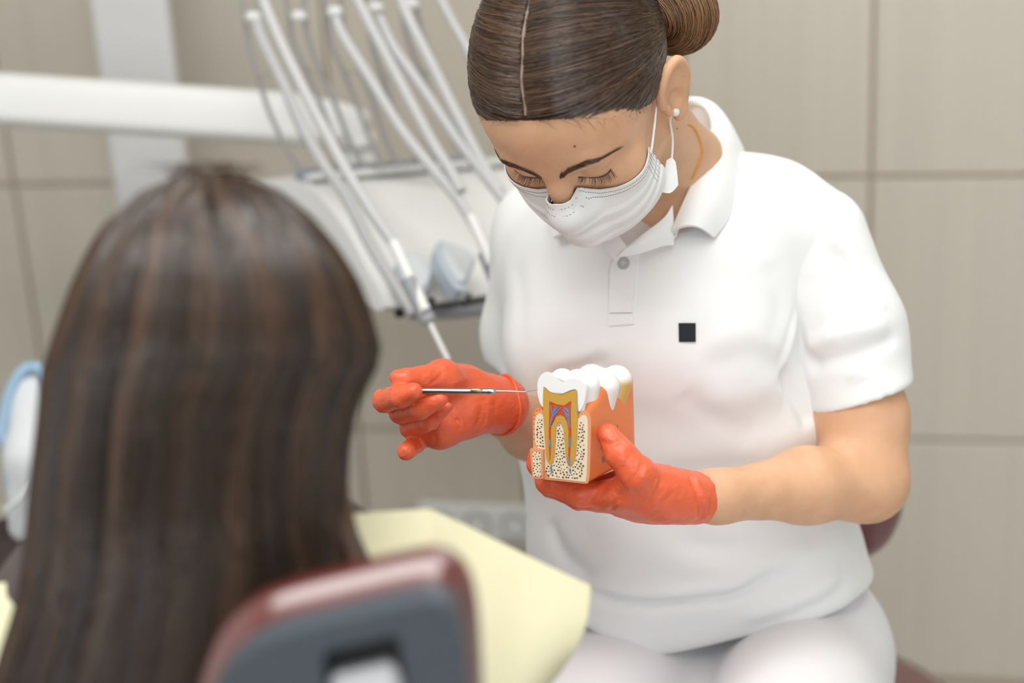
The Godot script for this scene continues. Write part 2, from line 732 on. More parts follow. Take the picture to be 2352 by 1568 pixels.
func materials() -> void:
	var m := mat("tile", Color(1, 1, 1), 0.42)
	# glazed ceramic with a fine upright grain
	for k in 4:
		m = mat("tile_%d" % k, Color(1, 1, 1), 0.45)
		var img := Image.create(256, 64, false, Image.FORMAT_RGB8)
		var r := RandomNumberGenerator.new()
		r.seed = 77 + k
		var v := 0.0
		var slow := 0.0
		for x in 256:
			v = lerpf(v, r.randf_range(-1, 1), 0.55)
			slow = lerpf(slow, r.randf_range(-1, 1), 0.08)
			for y in 64:
				var g := v * 0.012 + slow * 0.035 + r.randf_range(-0.004, 0.004)
				img.set_pixel(x, y, Color(0.775 + g, 0.742 + g, 0.690 + g * 0.9))
		m.albedo_texture = ImageTexture.create_from_image(img)
	mat("grout", Color(0.71, 0.63, 0.56), 0.9)
	mat("paint", Color(0.92, 0.92, 0.91), 0.8)
	mat("floor", Color(0.78, 0.77, 0.75), 0.4)
	m = mat("skin", Color(0.885, 0.705, 0.565), 0.46)
	m.subsurf_scatter_enabled = true
	m.subsurf_scatter_strength = 0.12
	m.albedo_texture = noise_tex(5, 0.02, Color(0.93, 0.90, 0.88), Color(1.0, 1.0, 1.0), 256)
	m.uv1_triplanar = true
	m.uv1_scale = Vector3(6, 6, 6)
	m.heightmap_enabled = true
	m.heightmap_texture = noise_tex(6, 0.12, Color.BLACK, Color.WHITE, 256, 3)
	m.heightmap_scale = 0.02
	m.metallic_specular = 0.4
	m = mat("shirt", Color(0.925, 0.928, 0.925), 0.9)
	m.heightmap_enabled = true
	m.heightmap_texture = weave_tex()
	m.heightmap_scale = 0.012
	m.uv1_triplanar = true
	m.uv1_scale = Vector3(42, 42, 42)
	m.metallic_specular = 0.25
	m.rim_enabled = true
	m.rim = 0.15
	m = mat("trousers", Color(0.90, 0.90, 0.91), 0.88)
	m.metallic_specular = 0.25
	m = mat("glove", Color(0.92, 0.41, 0.26), 0.38)
	m.subsurf_scatter_enabled = true
	m.subsurf_scatter_strength = 0.06
	m.heightmap_enabled = true
	var rn := FastNoiseLite.new()
	rn.seed = 9
	rn.noise_type = FastNoiseLite.TYPE_SIMPLEX
	rn.fractal_type = FastNoiseLite.FRACTAL_RIDGED
	rn.frequency = 0.012
	rn.fractal_octaves = 3
	var rt := NoiseTexture2D.new()
	rt.width = 512
	rt.height = 512
	rt.seamless = true
	rt.noise = rn
	m.heightmap_texture = rt
	m.heightmap_scale = 0.035
	m.uv1_triplanar = true
	m.uv1_scale = Vector3(9, 16, 9)
	m = mat("hair", Color(1, 1, 1), 0.30)
	m.vertex_color_use_as_albedo = true
	m.metallic_specular = 0.8
	m = mat("mask", Color(0.945, 0.95, 0.945), 0.85)
	m.heightmap_enabled = true
	m.heightmap_texture = noise_tex(12, 0.15, Color.BLACK, Color.WHITE, 256, 2)
	m.heightmap_scale = 0.012
	m.uv1_triplanar = true
	m.uv1_scale = Vector3(20, 20, 20)
	m.backlight_enabled = true
	m.backlight = Color(0.25, 0.25, 0.25)
	mat("white_plastic", Color(0.90, 0.90, 0.89), 0.35)
	mat("grey_plastic", Color(0.62, 0.63, 0.65), 0.45)
	mat("hose", Color(0.75, 0.75, 0.752), 0.5)
	mat("dark_plastic", Color(0.16, 0.17, 0.18), 0.5)
	mat("steel", Color(0.72, 0.72, 0.72), 0.22, 1.0)
	mat("chrome", Color(0.88, 0.88, 0.88), 0.12, 1.0)
	mat("gold", Color(0.86, 0.62, 0.30), 0.25, 1.0)
	m = mat("pearl", Color(0.94, 0.92, 0.88), 0.15)
	m.clearcoat_enabled = true
	m = mat("maroon", Color(0.36, 0.10, 0.08), 0.30)
	m.metallic_specular = 0.7
	m.clearcoat_enabled = true
	m.clearcoat = 1.0
	m.clearcoat_roughness = 0.1
	mat("shell", Color(0.27, 0.30, 0.33), 0.42)
	mat("navy", Color(0.075, 0.10, 0.135), 0.8)
	mat("white_tint", Color(1, 1, 1), 0.5).vertex_color_use_as_albedo = true
	mat("button", Color(0.70, 0.71, 0.70), 0.2)
	mat("scalp", Color(0.60, 0.50, 0.44), 0.6)
	mat("mole", Color(0.42, 0.22, 0.14), 0.6)
	mat("brass", Color(0.62, 0.56, 0.42), 0.3, 1.0)
	mat("column", Color(0.84, 0.84, 0.842), 0.5)
	mat("cradle", Color(0.55, 0.57, 0.62), 0.5)
	mat("leaf", Color(0.70, 0.74, 0.78), 0.4)
	mat("leaf_face", Color(0.80, 0.82, 0.83), 0.4)
	mat("hose_dark", Color(0.62, 0.615, 0.61), 0.5)
	mat("socket", Color(0.66, 0.66, 0.66), 0.4)
	mat("brown_cloth", Color(0.24, 0.19, 0.175), 0.9)
	mat("blouse", Color(0.33, 0.29, 0.28), 0.9)
	mat("canvas", Color(0.86, 0.87, 0.88), 0.8)
	mat("pale_blue", Color(0.62, 0.74, 0.84), 0.5)
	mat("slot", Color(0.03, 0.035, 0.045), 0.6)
	mat("lever", Color(0.84, 0.84, 0.85), 0.3)
	m = mat("hair_long", Color(1, 1, 1), 0.30)
	m.vertex_color_use_as_albedo = true
	m.metallic_specular = 0.55
	m = mat("paper", Color(0.945, 0.92, 0.775), 0.8)
	m.heightmap_enabled = true
	m.heightmap_texture = rib_tex()
	m.heightmap_scale = 0.05
	m.uv1_scale = Vector3(40, 60, 1)
	m.backlight_enabled = true
	m.backlight = Color(0.2, 0.2, 0.15)
	mat("thread", Color(0.45, 0.40, 0.35), 0.9)


func rib_tex() -> ImageTexture:   # embossed paper: fine dotted ribs
	var img := Image.create(32, 16, false, Image.FORMAT_L8)
	for y in 16:
		for x in 32:
			var g := 0.5 + 0.3 * sin(TAU * y / 8.0) + 0.2 * sin(TAU * x / 4.0) * sin(TAU * y / 8.0)
			img.set_pixel(x, y, Color(g, g, g))
	return ImageTexture.create_from_image(img)


func weave_tex() -> ImageTexture:   # the small cells of a pique knit
	var img := Image.create(128, 128, false, Image.FORMAT_L8)
	for y in 128:
		for x in 128:
			var a := sin(TAU * x / 8.0 + (PI if (y / 8) % 2 else 0.0)) * sin(TAU * y / 16.0)
			var g := 0.5 + 0.4 * a
			img.set_pixel(x, y, Color(g, g, g))
	return ImageTexture.create_from_image(img)


func ceiling_lamp(label: String, s: float, q: float, w: float, d: float, energy: float) -> void:
	var o := thing("ceiling_lamp", label, "lamp", room(s, 2.70, q))
	o.rotation.y = YAW
	var b := BoxMesh.new()
	b.size = Vector3(w + 0.06, 0.03, d + 0.06)
	var fr := MeshInstance3D.new()
	fr.name = "frame"
	fr.mesh = b
	fr.material_override = M.white_plastic
	fr.position.y = -0.015
	o.add_child(fr)
	var g := BoxMesh.new()
	g.size = Vector3(w, 0.012, d)
	var df := MeshInstance3D.new()
	df.name = "light_diffuser"
	df.mesh = g
	var e := StandardMaterial3D.new()
	e.emission_enabled = true
	e.emission = Color(1.0, 0.995, 0.985)
	e.emission_energy_multiplier = 2.0
	df.material_override = e
	df.position.y = -0.032
	o.add_child(df)
	var l := AreaLight3D.new()
	l.name = "panel_light"
	l.area_size = Vector2(w, d)
	l.light_energy = energy
	l.light_color = Color(1.0, 0.995, 0.985)
	l.shadow_enabled = true
	l.area_range = 12.0
	l.position.y = -0.045
	l.rotation.x = -PI / 2
	o.add_child(l)


const SIDE := 2.3
const BEHIND := 2.4
const TOP := 2.70


func slab(called: String, c: Vector3, s: Vector3, m: Material) -> MeshInstance3D:   # a wall, floor or ceiling with thickness
	var o := MeshInstance3D.new()
	o.name = called
	var b := BoxMesh.new()
	b.size = s
	o.mesh = b
	o.material_override = m
	add_child(o)
	o.position = c
	o.rotation.y = YAW
	structure(o)
	return o


func daylight(energy: float) -> void:   # a wide window in the wall behind the viewer
	var l := AreaLight3D.new()
	l.name = "window_light"
	l.area_size = Vector2(2.4, 1.5)
	l.light_energy = energy
	l.light_color = Color(0.96, 0.98, 1.0)
	l.shadow_enabled = true
	l.area_range = 12.0
	add_child(l)
	l.position = room(0.5, 1.60, BEHIND - 0.02)
	l.rotation.y = YAW


func walls() -> void:
	var w := Node3D.new()
	w.name = "wall_back"
	add_child(w)
	structure(w)
	w.position = room(0, 0, -WALL)
	w.rotation.y = YAW
	var back := MeshInstance3D.new()
	back.name = "grout"
	var b := BoxMesh.new()
	b.size = Vector3(SIDE * 2 + 0.3, TOP, 0.12)
	back.mesh = b
	back.material_override = M.grout
	back.position = Vector3(0, TOP / 2, -0.064)
	w.add_child(back)
	var tw := 0.3072
	var th := 0.470
	var gap := 0.006
	var full := Geo.new()
	boxg(full, Transform3D(), Vector3(tw - gap, th - gap, 0.008), 0.0015)
	for k in full.v.size():
		full.uv[k] = Vector2(full.v[k].x / tw + 0.5, full.v[k].y / th + 0.5)
	var fm := full.mesh()
	for r in range(-3, 5):
		for c in range(-4, 14):
			var x := -1.458 + (c + 0.5) * tw
			var y := 0.955 + (r + 0.5) * th
			if absf(x) > SIDE + 0.1 or y < -0.2 or y > TOP + 0.2:
				continue
			var o := MeshInstance3D.new()
			o.name = "tile"
			o.mesh = fm
			o.material_override = M["tile_%d" % ((r * 3 + c * 5 + 40) % 4)]
			o.position = Vector3(x, y, 0)
			w.add_child(o, true)
			if y - th / 2 < 0:
				o.scale.y = (y + th / 2) / th
				o.position.y = (y + th / 2) / 2
			if y + th / 2 > TOP:
				o.scale.y = (TOP - y + th / 2) / th
				o.position.y = (TOP + y - th / 2) / 2
	var mid := (BEHIND - WALL) / 2
	var deep := BEHIND + WALL
	slab("wall_left", room(-SIDE - 0.06, TOP / 2, mid), Vector3(0.12, TOP, deep + 0.24), M.paint)
	slab("wall_right", room(SIDE + 0.06, TOP / 2, mid), Vector3(0.12, TOP, deep + 0.24), M.paint)
	slab("floor", room(0, -0.06, mid), Vector3(SIDE * 2 + 0.24, 0.12, deep + 0.24), M.floor)
	slab("ceiling", room(0, TOP + 0.06, mid), Vector3(SIDE * 2 + 0.24, 0.12, deep + 0.24), M.paint)
	# the wall with the window: four pieces round the opening
	var f := Node3D.new()
	f.name = "wall_front"
	add_child(f)
	structure(f)
	f.position = room(0, 0, BEHIND + 0.06)
	f.rotation.y = YAW
	for a in [[-1.55, 1.35, 1.55, 2.7], [2.05, 1.35, 0.55, 2.7], [0.5, 0.40, 2.55, 0.8], [0.5, 2.55, 2.55, 0.3]]:
		var o := MeshInstance3D.new()
		o.name = "panel"
		var bm := BoxMesh.new()
		bm.size = Vector3(a[2], a[3], 0.12)
		o.mesh = bm
		o.material_override = M.paint
		o.position = Vector3(a[0], a[1], 0)
		f.add_child(o, true)
	var wd := Node3D.new()
	wd.name = "window_1"
	add_child(wd)
	structure(wd)
	wd.position = room(0.5, 1.60, BEHIND + 0.06)
	wd.rotation.y = YAW
	for a in [[-1.25, 0, 0.05, 1.6], [1.25, 0, 0.05, 1.6], [0, 0, 0.05, 1.6], [0, 0.775, 2.45, 0.05], [0, -0.775, 2.45, 0.05]]:
		var o := MeshInstance3D.new()
		o.name = "window_frame"
		var bm := BoxMesh.new()
		bm.size = Vector3(a[2], a[3], 0.06)
		o.mesh = bm
		o.material_override = M.white_plastic
		o.position = Vector3(a[0], a[1], 0.01)
		wd.add_child(o, true)
	var glass := StandardMaterial3D.new()
	glass.transparency = BaseMaterial3D.TRANSPARENCY_ALPHA
	glass.albedo_color = Color(1, 1, 1, 0.06)
	glass.roughness = 0.02
	for sx in [-0.6125, 0.6125]:
		var o := MeshInstance3D.new()
		o.name = "window_pane"
		var bm := BoxMesh.new()
		bm.size = Vector3(1.17, 1.5, 0.006)
		o.mesh = bm
		o.material_override = glass
		o.position = Vector3(sx, 0, 0.01)
		wd.add_child(o, true)


# ---------------------------------------------------------------- the dentist
const HS := 1.03
var HT := Transform3D()    # the head: x to her left, y to the crown, z to the face
var face := Field.new()
var polo := Field.new()


func hp(x: float, y: float, z: float) -> Vector3:
	return HT * Vector3(x, y, z)


func head_frame() -> void:
	var b := Basis(Vector3(0.9027, -0.0393, 0.4285), Vector3(-0.3767, 0.4088, 0.8312), Vector3(-0.2078, -0.9118, 0.3543)).orthonormalized()
	HT = Transform3D(CT.basis * b.scaled(Vector3.ONE * HS), CT * Vector3(0.0683, 0.2217, -1.5231))


func head_field(f: Field) -> void:
	var hb := HT.basis.orthonormalized()
	var s := HS
	f.ell(hp(0, 0.052, -0.012), hb, Vector3(0.073, 0.086, 0.097) * s, 0.02)
	f.ell(hp(0, 0.000, 0.028), hb, Vector3(0.062, 0.085, 0.060) * s, 0.03)
	f.ell(hp(0, 0.060, 0.035), hb, Vector3(0.064, 0.052, 0.054) * s, 0.03)
	f.cap(hp(0, -0.074, 0.070), hp(0, -0.066, 0.072), 0.020 * s, 0.022 * s, 0.02)
	for q in [-1.0, 1.0]:
		f.cap(hp(0.048 * q, -0.045, 0.005), hp(0.012 * q, -0.076, 0.066), 0.018 * s, 0.018 * s, 0.02)
		f.ell(hp(0.042 * q, -0.006, 0.060), hb, Vector3(0.024, 0.022, 0.022) * s, 0.018)
		# brow, eye socket, lid
		f.cap(hp(0.010 * q, 0.036, 0.0835), hp(0.034 * q, 0.041, 0.077), 0.009 * s, 0.009 * s, 0.014)
		f.cap(hp(0.034 * q, 0.041, 0.077), hp(0.052 * q, 0.036, 0.058), 0.009 * s, 0.008 * s, 0.014)
		f.ell(hp(0.031 * q, 0.020, 0.096), hb, Vector3(0.017, 0.010, 0.013) * s, 0.012, -1)
		f.ell(hp(0.031 * q, 0.0195, 0.0725), hb, Vector3(0.0165, 0.0125, 0.0145) * s, 0.003)
		f.ell(hp(0.033 * q, 0.0285, 0.0755), hb, Vector3(0.017, 0.0065, 0.0115) * s, 0.004)
	f.cap(hp(0, 0.034, 0.086), hp(0, 0.014, 0.0970), 0.0072 * s, 0.0078 * s, 0.012)
	f.cap(hp(0, 0.014, 0.0970), hp(0, -0.010, 0.105), 0.0078 * s, 0.0105 * s, 0.010)
	for q in [-1.0, 1.0]:
		f.ell(hp(0.012 * q, -0.018, 0.098), hb, Vector3(0.009, 0.009, 0.010) * s, 0.008)


func neck_field(f: Field) -> void:
	f.cap(hp(0, -0.02, -0.035), at(1560, 430, 1.70), 0.050, 0.056, 0.03)
	f.cap(at(1560, 430, 1.70), at(1500, 540, 1.71), 0.056, 0.075, 0.03)


func dentist() -> void:
	head_frame()
	var root := thing("person", "seated woman in white polo shirt, face mask and orange gloves holding a tooth model", "person", at(1650, 1500, 1.85) * Vector3(1, 0, 1))
	# --- skin: head, neck, trunk, arms, one continuous body
	var g := Geo.new()
	head_field(face)
	neck_field(face)
	var lo := HT.origin - Vector3.ONE * 0.19
	nets(g, face, lo, HT.origin + Vector3.ONE * 0.19, 0.0028, 1)
	var body := Field.new()
	neck_field(body)
	body.cap(at(1400, 660, 1.76), at(1430, 1000, 1.78), 0.075, 0.07, 0.05)
	body.cap(at(1610, 660, 1.70), at(1690, 1000, 1.75), 0.075, 0.072, 0.05)
	body.cap(at(1430, 1000, 1.78), at(1500, 1400, 1.83), 0.07, 0.075, 0.05)
	body.cap(at(1690, 1000, 1.75), at(1790, 1380, 1.81), 0.072, 0.08, 0.05)
	body.cap(at(1600, 480, 1.71), at(1870, 560, 1.69), 0.045, 0.042, 0.03)
	body.cap(at(1480, 500, 1.74), at(1240, 540, 1.82), 0.045, 0.042, 0.03)
	body.chain([at(1880, 560, 1.69), at(1978, 960, 1.67), at(1990, 1100, 1.655)], [0.043, 0.0445, 0.040], 0.02)
	body.chain([at(1990, 1105, 1.655), at(1850, 1115, 1.61), at(1650, 1140, 1.545), at(1560, 1138, 1.52)], [0.038, 0.0345, 0.0225, 0.022], 0.02)
	body.chain([at(1245, 545, 1.82), at(1225, 830, 1.85), at(1330, 1010, 1.80)], [0.042, 0.037, 0.036], 0.02)
	body.chain([at(1330, 1005, 1.80), at(1220, 985, 1.68), at(1120, 925, 1.57)], [0.036, 0.029, 0.023], 0.02)
	nets(g, body, at(1600, 900, 1.7) - Vector3(0.34, 0.42, 0.34), at(1600, 900, 1.7) + Vector3(0.34, 0.40, 0.34), 0.006, 1)
	part("body", g, M.skin, root)
	ear(root)
	dentist_hair(root)
	brow_and_lash(root)
	face_mask(root)
	shirt(root)
	trousers(root)
	gloves(root)
	jewellery(root)


func ear(root: Node3D) -> void:
	var f := Field.new()
	for q in [1.0, -1.0]:
		var e := func(x: float, y: float, z: float) -> Vector3: return hp(x * q, y, z)
		var helix := [e.call(0.075, 0.002, 0.010), e.call(0.0785, 0.020, 0.006), e.call(0.085, 0.031, -0.008), e.call(0.090, 0.026, -0.022), e.call(0.090, 0.006, -0.026), e.call(0.085, -0.012, -0.019), e.call(0.081, -0.026, -0.008)]
		var hh := smooth_path(helix, 4)
		for k in hh.size() - 1:
			f.cap(hh[k], hh[k + 1], 0.0036 * HS, 0.0036 * HS, 0.004)
		f.cap(e.call(0.080, -0.028, -0.005), e.call(0.078, -0.031, -0.002), 0.0060, 0.0058, 0.006)
		f.cap(e.call(0.075, -0.006, 0.006), e.call(0.076, -0.012, 0.007), 0.0045, 0.004, 0.004)
		f.cap(e.call(0.079, -0.020, -0.004), e.call(0.083, -0.006, -0.015), 0.0040, 0.0042, 0.007)
		f.cap(e.call(0.083, -0.006, -0.015), e.call(0.083, 0.014, -0.012), 0.0042, 0.0036, 0.007)
		f.ell(e.call(0.0790, 0.002, -0.009), HT.basis.orthonormalized() * Basis(Vector3.UP, -0.55 * q), Vector3(0.0045, 0.029, 0.017), 0.006)
		f.ell(e.call(0.0860, -0.004, -0.003), HT.basis.orthonormalized(), Vector3(0.0090, 0.010, 0.0075), 0.004, -1)
		f.ell(e.call(0.0885, 0.016, -0.010), HT.basis.orthonormalized(), Vector3(0.0055, 0.011, 0.0065), 0.004, -1)
	var g := Geo.new()
	nets(g, f, hp(0.08, 0, -0.008) - Vector3.ONE * 0.05, hp(0.08, 0, -0.008) + Vector3.ONE * 0.05, 0.0014, 1)
	part("ear", g, M.skin, root)


func shirt(root: Node3D) -> void:
	var f := polo
	# her right sleeve
	f.chain([at(1240, 540, 1.83), at(1200, 760, 1.85), at(1203, 900, 1.85)], [0.046, 0.0400, 0.0385], 0.03)
	f.keep(at(1200, 838, 1.85), cd(0.05, 0.97, 0.15), 0.003)
	# trunk: two columns side by side
	f.chain([at(1350, 640, 1.76), at(1395, 1000, 1.78), at(1430, 1270, 1.79), at(1480, 1500, 1.79)], [0.093, 0.084, 0.088, 0.090], 0.06)
	f.chain([at(1625, 650, 1.70), at(1690, 1000, 1.745), at(1742, 1270, 1.775), at(1795, 1480, 1.785)], [0.095, 0.092, 0.094, 0.096], 0.06)
	f.cap(at(1480, 650, 1.73), at(1580, 1400, 1.79), 0.10, 0.10, 0.06)
	f.cap(at(1870, 1290, 1.80), at(1935, 1400, 1.79), 0.040, 0.040, 0.05)
	# bust
	f.ell(at(1315, 800, 1.70), CT.basis, Vector3(0.066, 0.060, 0.060), 0.05)
	f.ell(at(1610, 800, 1.655), CT.basis, Vector3(0.070, 0.062, 0.062), 0.05)
	# shoulders
	f.chain([at(1640, 470, 1.715), at(1760, 500, 1.70), at(1872, 552, 1.69)], [0.058, 0.056, 0.0535], 0.03)
	f.chain([at(1470, 480, 1.76), at(1260, 520, 1.82)], [0.052, 0.050], 0.04)
	# the neck opening and the hem
	f.cap(at(1545, 300, 1.66), at(1560, 470, 1.70), 0.064, 0.060, 0.012, -1)
	f.cap(at(1530, 470, 1.62), at(1443, 552, 1.585), 0.030, 0.006, 0.008, -1)
	f.keep(at(1490, 1510, 1.70), cd(-0.235, 0.97, 0.10), 0.012)
	f.keep(at(1340, 1436, 1.72), cd(0.44, 0.90, 0.1), 0.012)
	var g := Geo.new()
	var c := at(1600, 900, 1.73)
	nets(g, f, c - Vector3(0.36, 0.46, 0.36), c + Vector3(0.36, 0.40, 0.36), 0.0045, 2)
	crumple(g, [
		fold_on(f, [[1955, 484], [1903, 540], [1862, 650], [1826, 760], [1797, 850]], 0.0035, 0.0016),
		fold_on(f, [[1946, 486], [1892, 545], [1850, 655], [1812, 765], [1786, 842]], 0.004, -0.0014),
		fold_on(f, [[1797, 850], [1830, 915], [1866, 980]], 0.010, -0.008),
		fold_on(f, [[1600, 850], [1680, 825], [1740, 815], [1800, 850]], 0.016, -0.0030),
		fold_on(f, [[1620, 800], [1720, 770], [1800, 790]], 0.018, 0.0020),
		fold_on(f, [[1620, 930], [1755, 890], [1810, 905]], 0.018, 0.0025),
		fold_on(f, [[1255, 838], [1320, 822], [1400, 795]], 0.008, 0.0020),
		fold_on(f, [[1255, 858], [1330, 846], [1400, 820]], 0.009, -0.0022),
		fold_on(f, [[1560, 900], [1640, 960], [1740, 1010]], 0.016, -0.0026),
		fold_on(f, [[1500, 640], [1570, 720], [1640, 790]], 0.016, -0.0016),
		fold_on(f, [[1760, 600], [1790, 700], [1770, 790]], 0.014, -0.0024),
		fold_on(f, [[1180, 600], [1200, 700], [1195, 800]], 0.012, -0.0022),
		fold_on(f, [[1262, 1190], [1290, 1270], [1370, 1340]], 0.010, -0.005),
		fold_on(f, [[1300, 1190], [1340, 1260], [1440, 1320]], 0.013, 0.004),
		fold_on(f, [[1330, 1352], [1400, 1375], [1490, 1388], [1610, 1378], [1690, 1366], [1770, 1322]], 0.0060, -0.006),
		fold_on(f, [[1340, 1335], [1410, 1358], [1490, 1368], [1610, 1360], [1690, 1345], [1760, 1300]], 0.009, 0.004),
		fold_on(f, [[1480, 1240], [1600, 1300], [1740, 1290], [1860, 1230]], 0.018, 0.004),
		fold_on(f, [[1560, 1240], [1680, 1265], [1800, 1245], [1890, 1205]], 0.012, -0.003),
		fold_on(f, [[1690, 1420], [1820, 1380], [1930, 1310]], 0.012, 0.004),
		fold_on(f, [[1700, 1450], [1840, 1405], [1950, 1340]], 0.009, -0.004),
		fold_on(f, [[1720, 1350], [1790, 1320], [1850, 1300]], 0.008, -0.003),
		fold_on(f, [[1500, 1100], [1640, 1080], [1760, 1070]], 0.014, -0.003),
		fold_on(f, [[1690, 330], [1790, 378], [1895, 452], [1946, 486]], 0.003, -0.0012),
	])
	var no := FastNoiseLite.new()
	no.seed = 3
	no.frequency = 9.0
	no.fractal_octaves = 2
	ripple(g, no, 0.0022)
	var node := part("polo_shirt", g, M.shirt, root)
	shirt_bits(node)
	# her left sleeve: set in at the armhole, its end cut square and hollow
	var sl := Field.new()
	sl.chain([at(1872, 552, 1.69), at(1945, 760, 1.68), at(1996, 980, 1.665)], [0.0545, 0.0540, 0.0530], 0.03)
	sl.keep(at(1985, 914, 1.665), cd(-0.31, 0.94, 0.05), 0.003)
	sl.cap(at(1990, 950, 1.665), at(1977, 890, 1.668), 0.044, 0.044, 0.003, -1)
	var sg := Geo.new()
	var sc := at(1930, 740, 1.68)
	nets(sg, sl, sc - Vector3(0.12, 0.16, 0.11), sc + Vector3(0.12, 0.16, 0.11), 0.0038, 2)
	f = sl
	crumple(sg, [
		fold_on(f, [[1840, 800], [1930, 770], [2040, 740]], 0.010, 0.0042),
		fold_on(f, [[1850, 840], [1950, 820], [2060, 770]], 0.008, -0.0042),
		fold_on(f, [[1840, 880], [1960, 860], [2070, 800]], 0.008, 0.0034),
		fold_on(f, [[1905, 560], [1960, 650], [2010, 740]], 0.010, -0.0036),
		fold_on(f, [[1925, 540], [1985, 640], [2030, 720]], 0.008, 0.0032),
		fold_on(f, [[1850, 905], [1985, 880], [2085, 828]], 0.0028, -0.0014),
		fold_on(f, [[1880, 600], [1905, 690], [1900, 800]], 0.010, 0.0030),
		fold_on(f, [[1852, 925], [1985, 900], [2092, 846]], 0.0028, 0.0010),
		fold_on(f, [[1822, 700], [1840, 790], [1880, 860]], 0.010, -0.0030),
	])
	ripple(sg, no, 0.0020)
	part("sleeve", sg, M.shirt, node)


func trousers(root: Node3D) -> void:
	var f := Field.new()
	f.cap(at(1530, 1480, 1.84), at(1815, 1470, 1.82), 0.085, 0.094, 0.05)
	f.chain([at(1845, 1520, 1.83), at(1815, 1840, 1.45)], [0.098, 0.080], 0.04)
	f.chain([at(1520, 1530, 1.84), at(1190, 1840, 1.52)], [0.092, 0.076], 0.04)
	var kl := at(1815, 1840, 1.45)
	var kr := at(1190, 1840, 1.52)
	f.chain([kl, Vector3(kl.x - 0.03, 0.30, kl.z + 0.02), Vector3(kl.x - 0.05, 0.10, kl.z - 0.02)], [0.072, 0.058, 0.05], 0.03)
	f.chain([kr, Vector3(kr.x - 0.03, 0.30, kr.z + 0.02), Vector3(kr.x - 0.05, 0.10, kr.z - 0.02)], [0.07, 0.056, 0.05], 0.03)
	var g := Geo.new()
	var lo := at(1600, 1450, 1.8)
	nets(g, f, Vector3(-0.5, 0.0, -2.0), Vector3(0.6, lo.y + 0.25, -1.0), 0.009, 2)
	part("trousers", g, M.trousers, root)




# ---------------------------------------------------------------- hair, brows, lashes, mask
func lin(r: float, g: float, b: float) -> Color:
	return Color(r, g, b).srgb_to_linear()


const HC := Vector3(0, 0.052, -0.009)          # middle of the hair cap in the head's own axes
const HR := Vector3(0.0810, 0.0935, 0.1090)    # its radii


func cap_point(e: Vector3, lift: float) -> Vector3:
	return HT * (HC + e.normalized() * HR * (1.0 + lift))


func hairline(q: float, w: float) -> Vector3:   # along the edge of the hair, from the parting to the ear
	return ((Vector3(q * 0.077 * pow(w, 0.32), 0.1005 - 0.082 * w, 0.083 - 0.068 * w) - HC) / HR).normalized()


func strand(g: Geo, p: PackedVector3Array, r0: float, col: Color, sides := 3) -> void:
	tube(g, p, func(t: float) -> float: return r0 * (1.0 - 0.7 * t * t), sides, col, false)


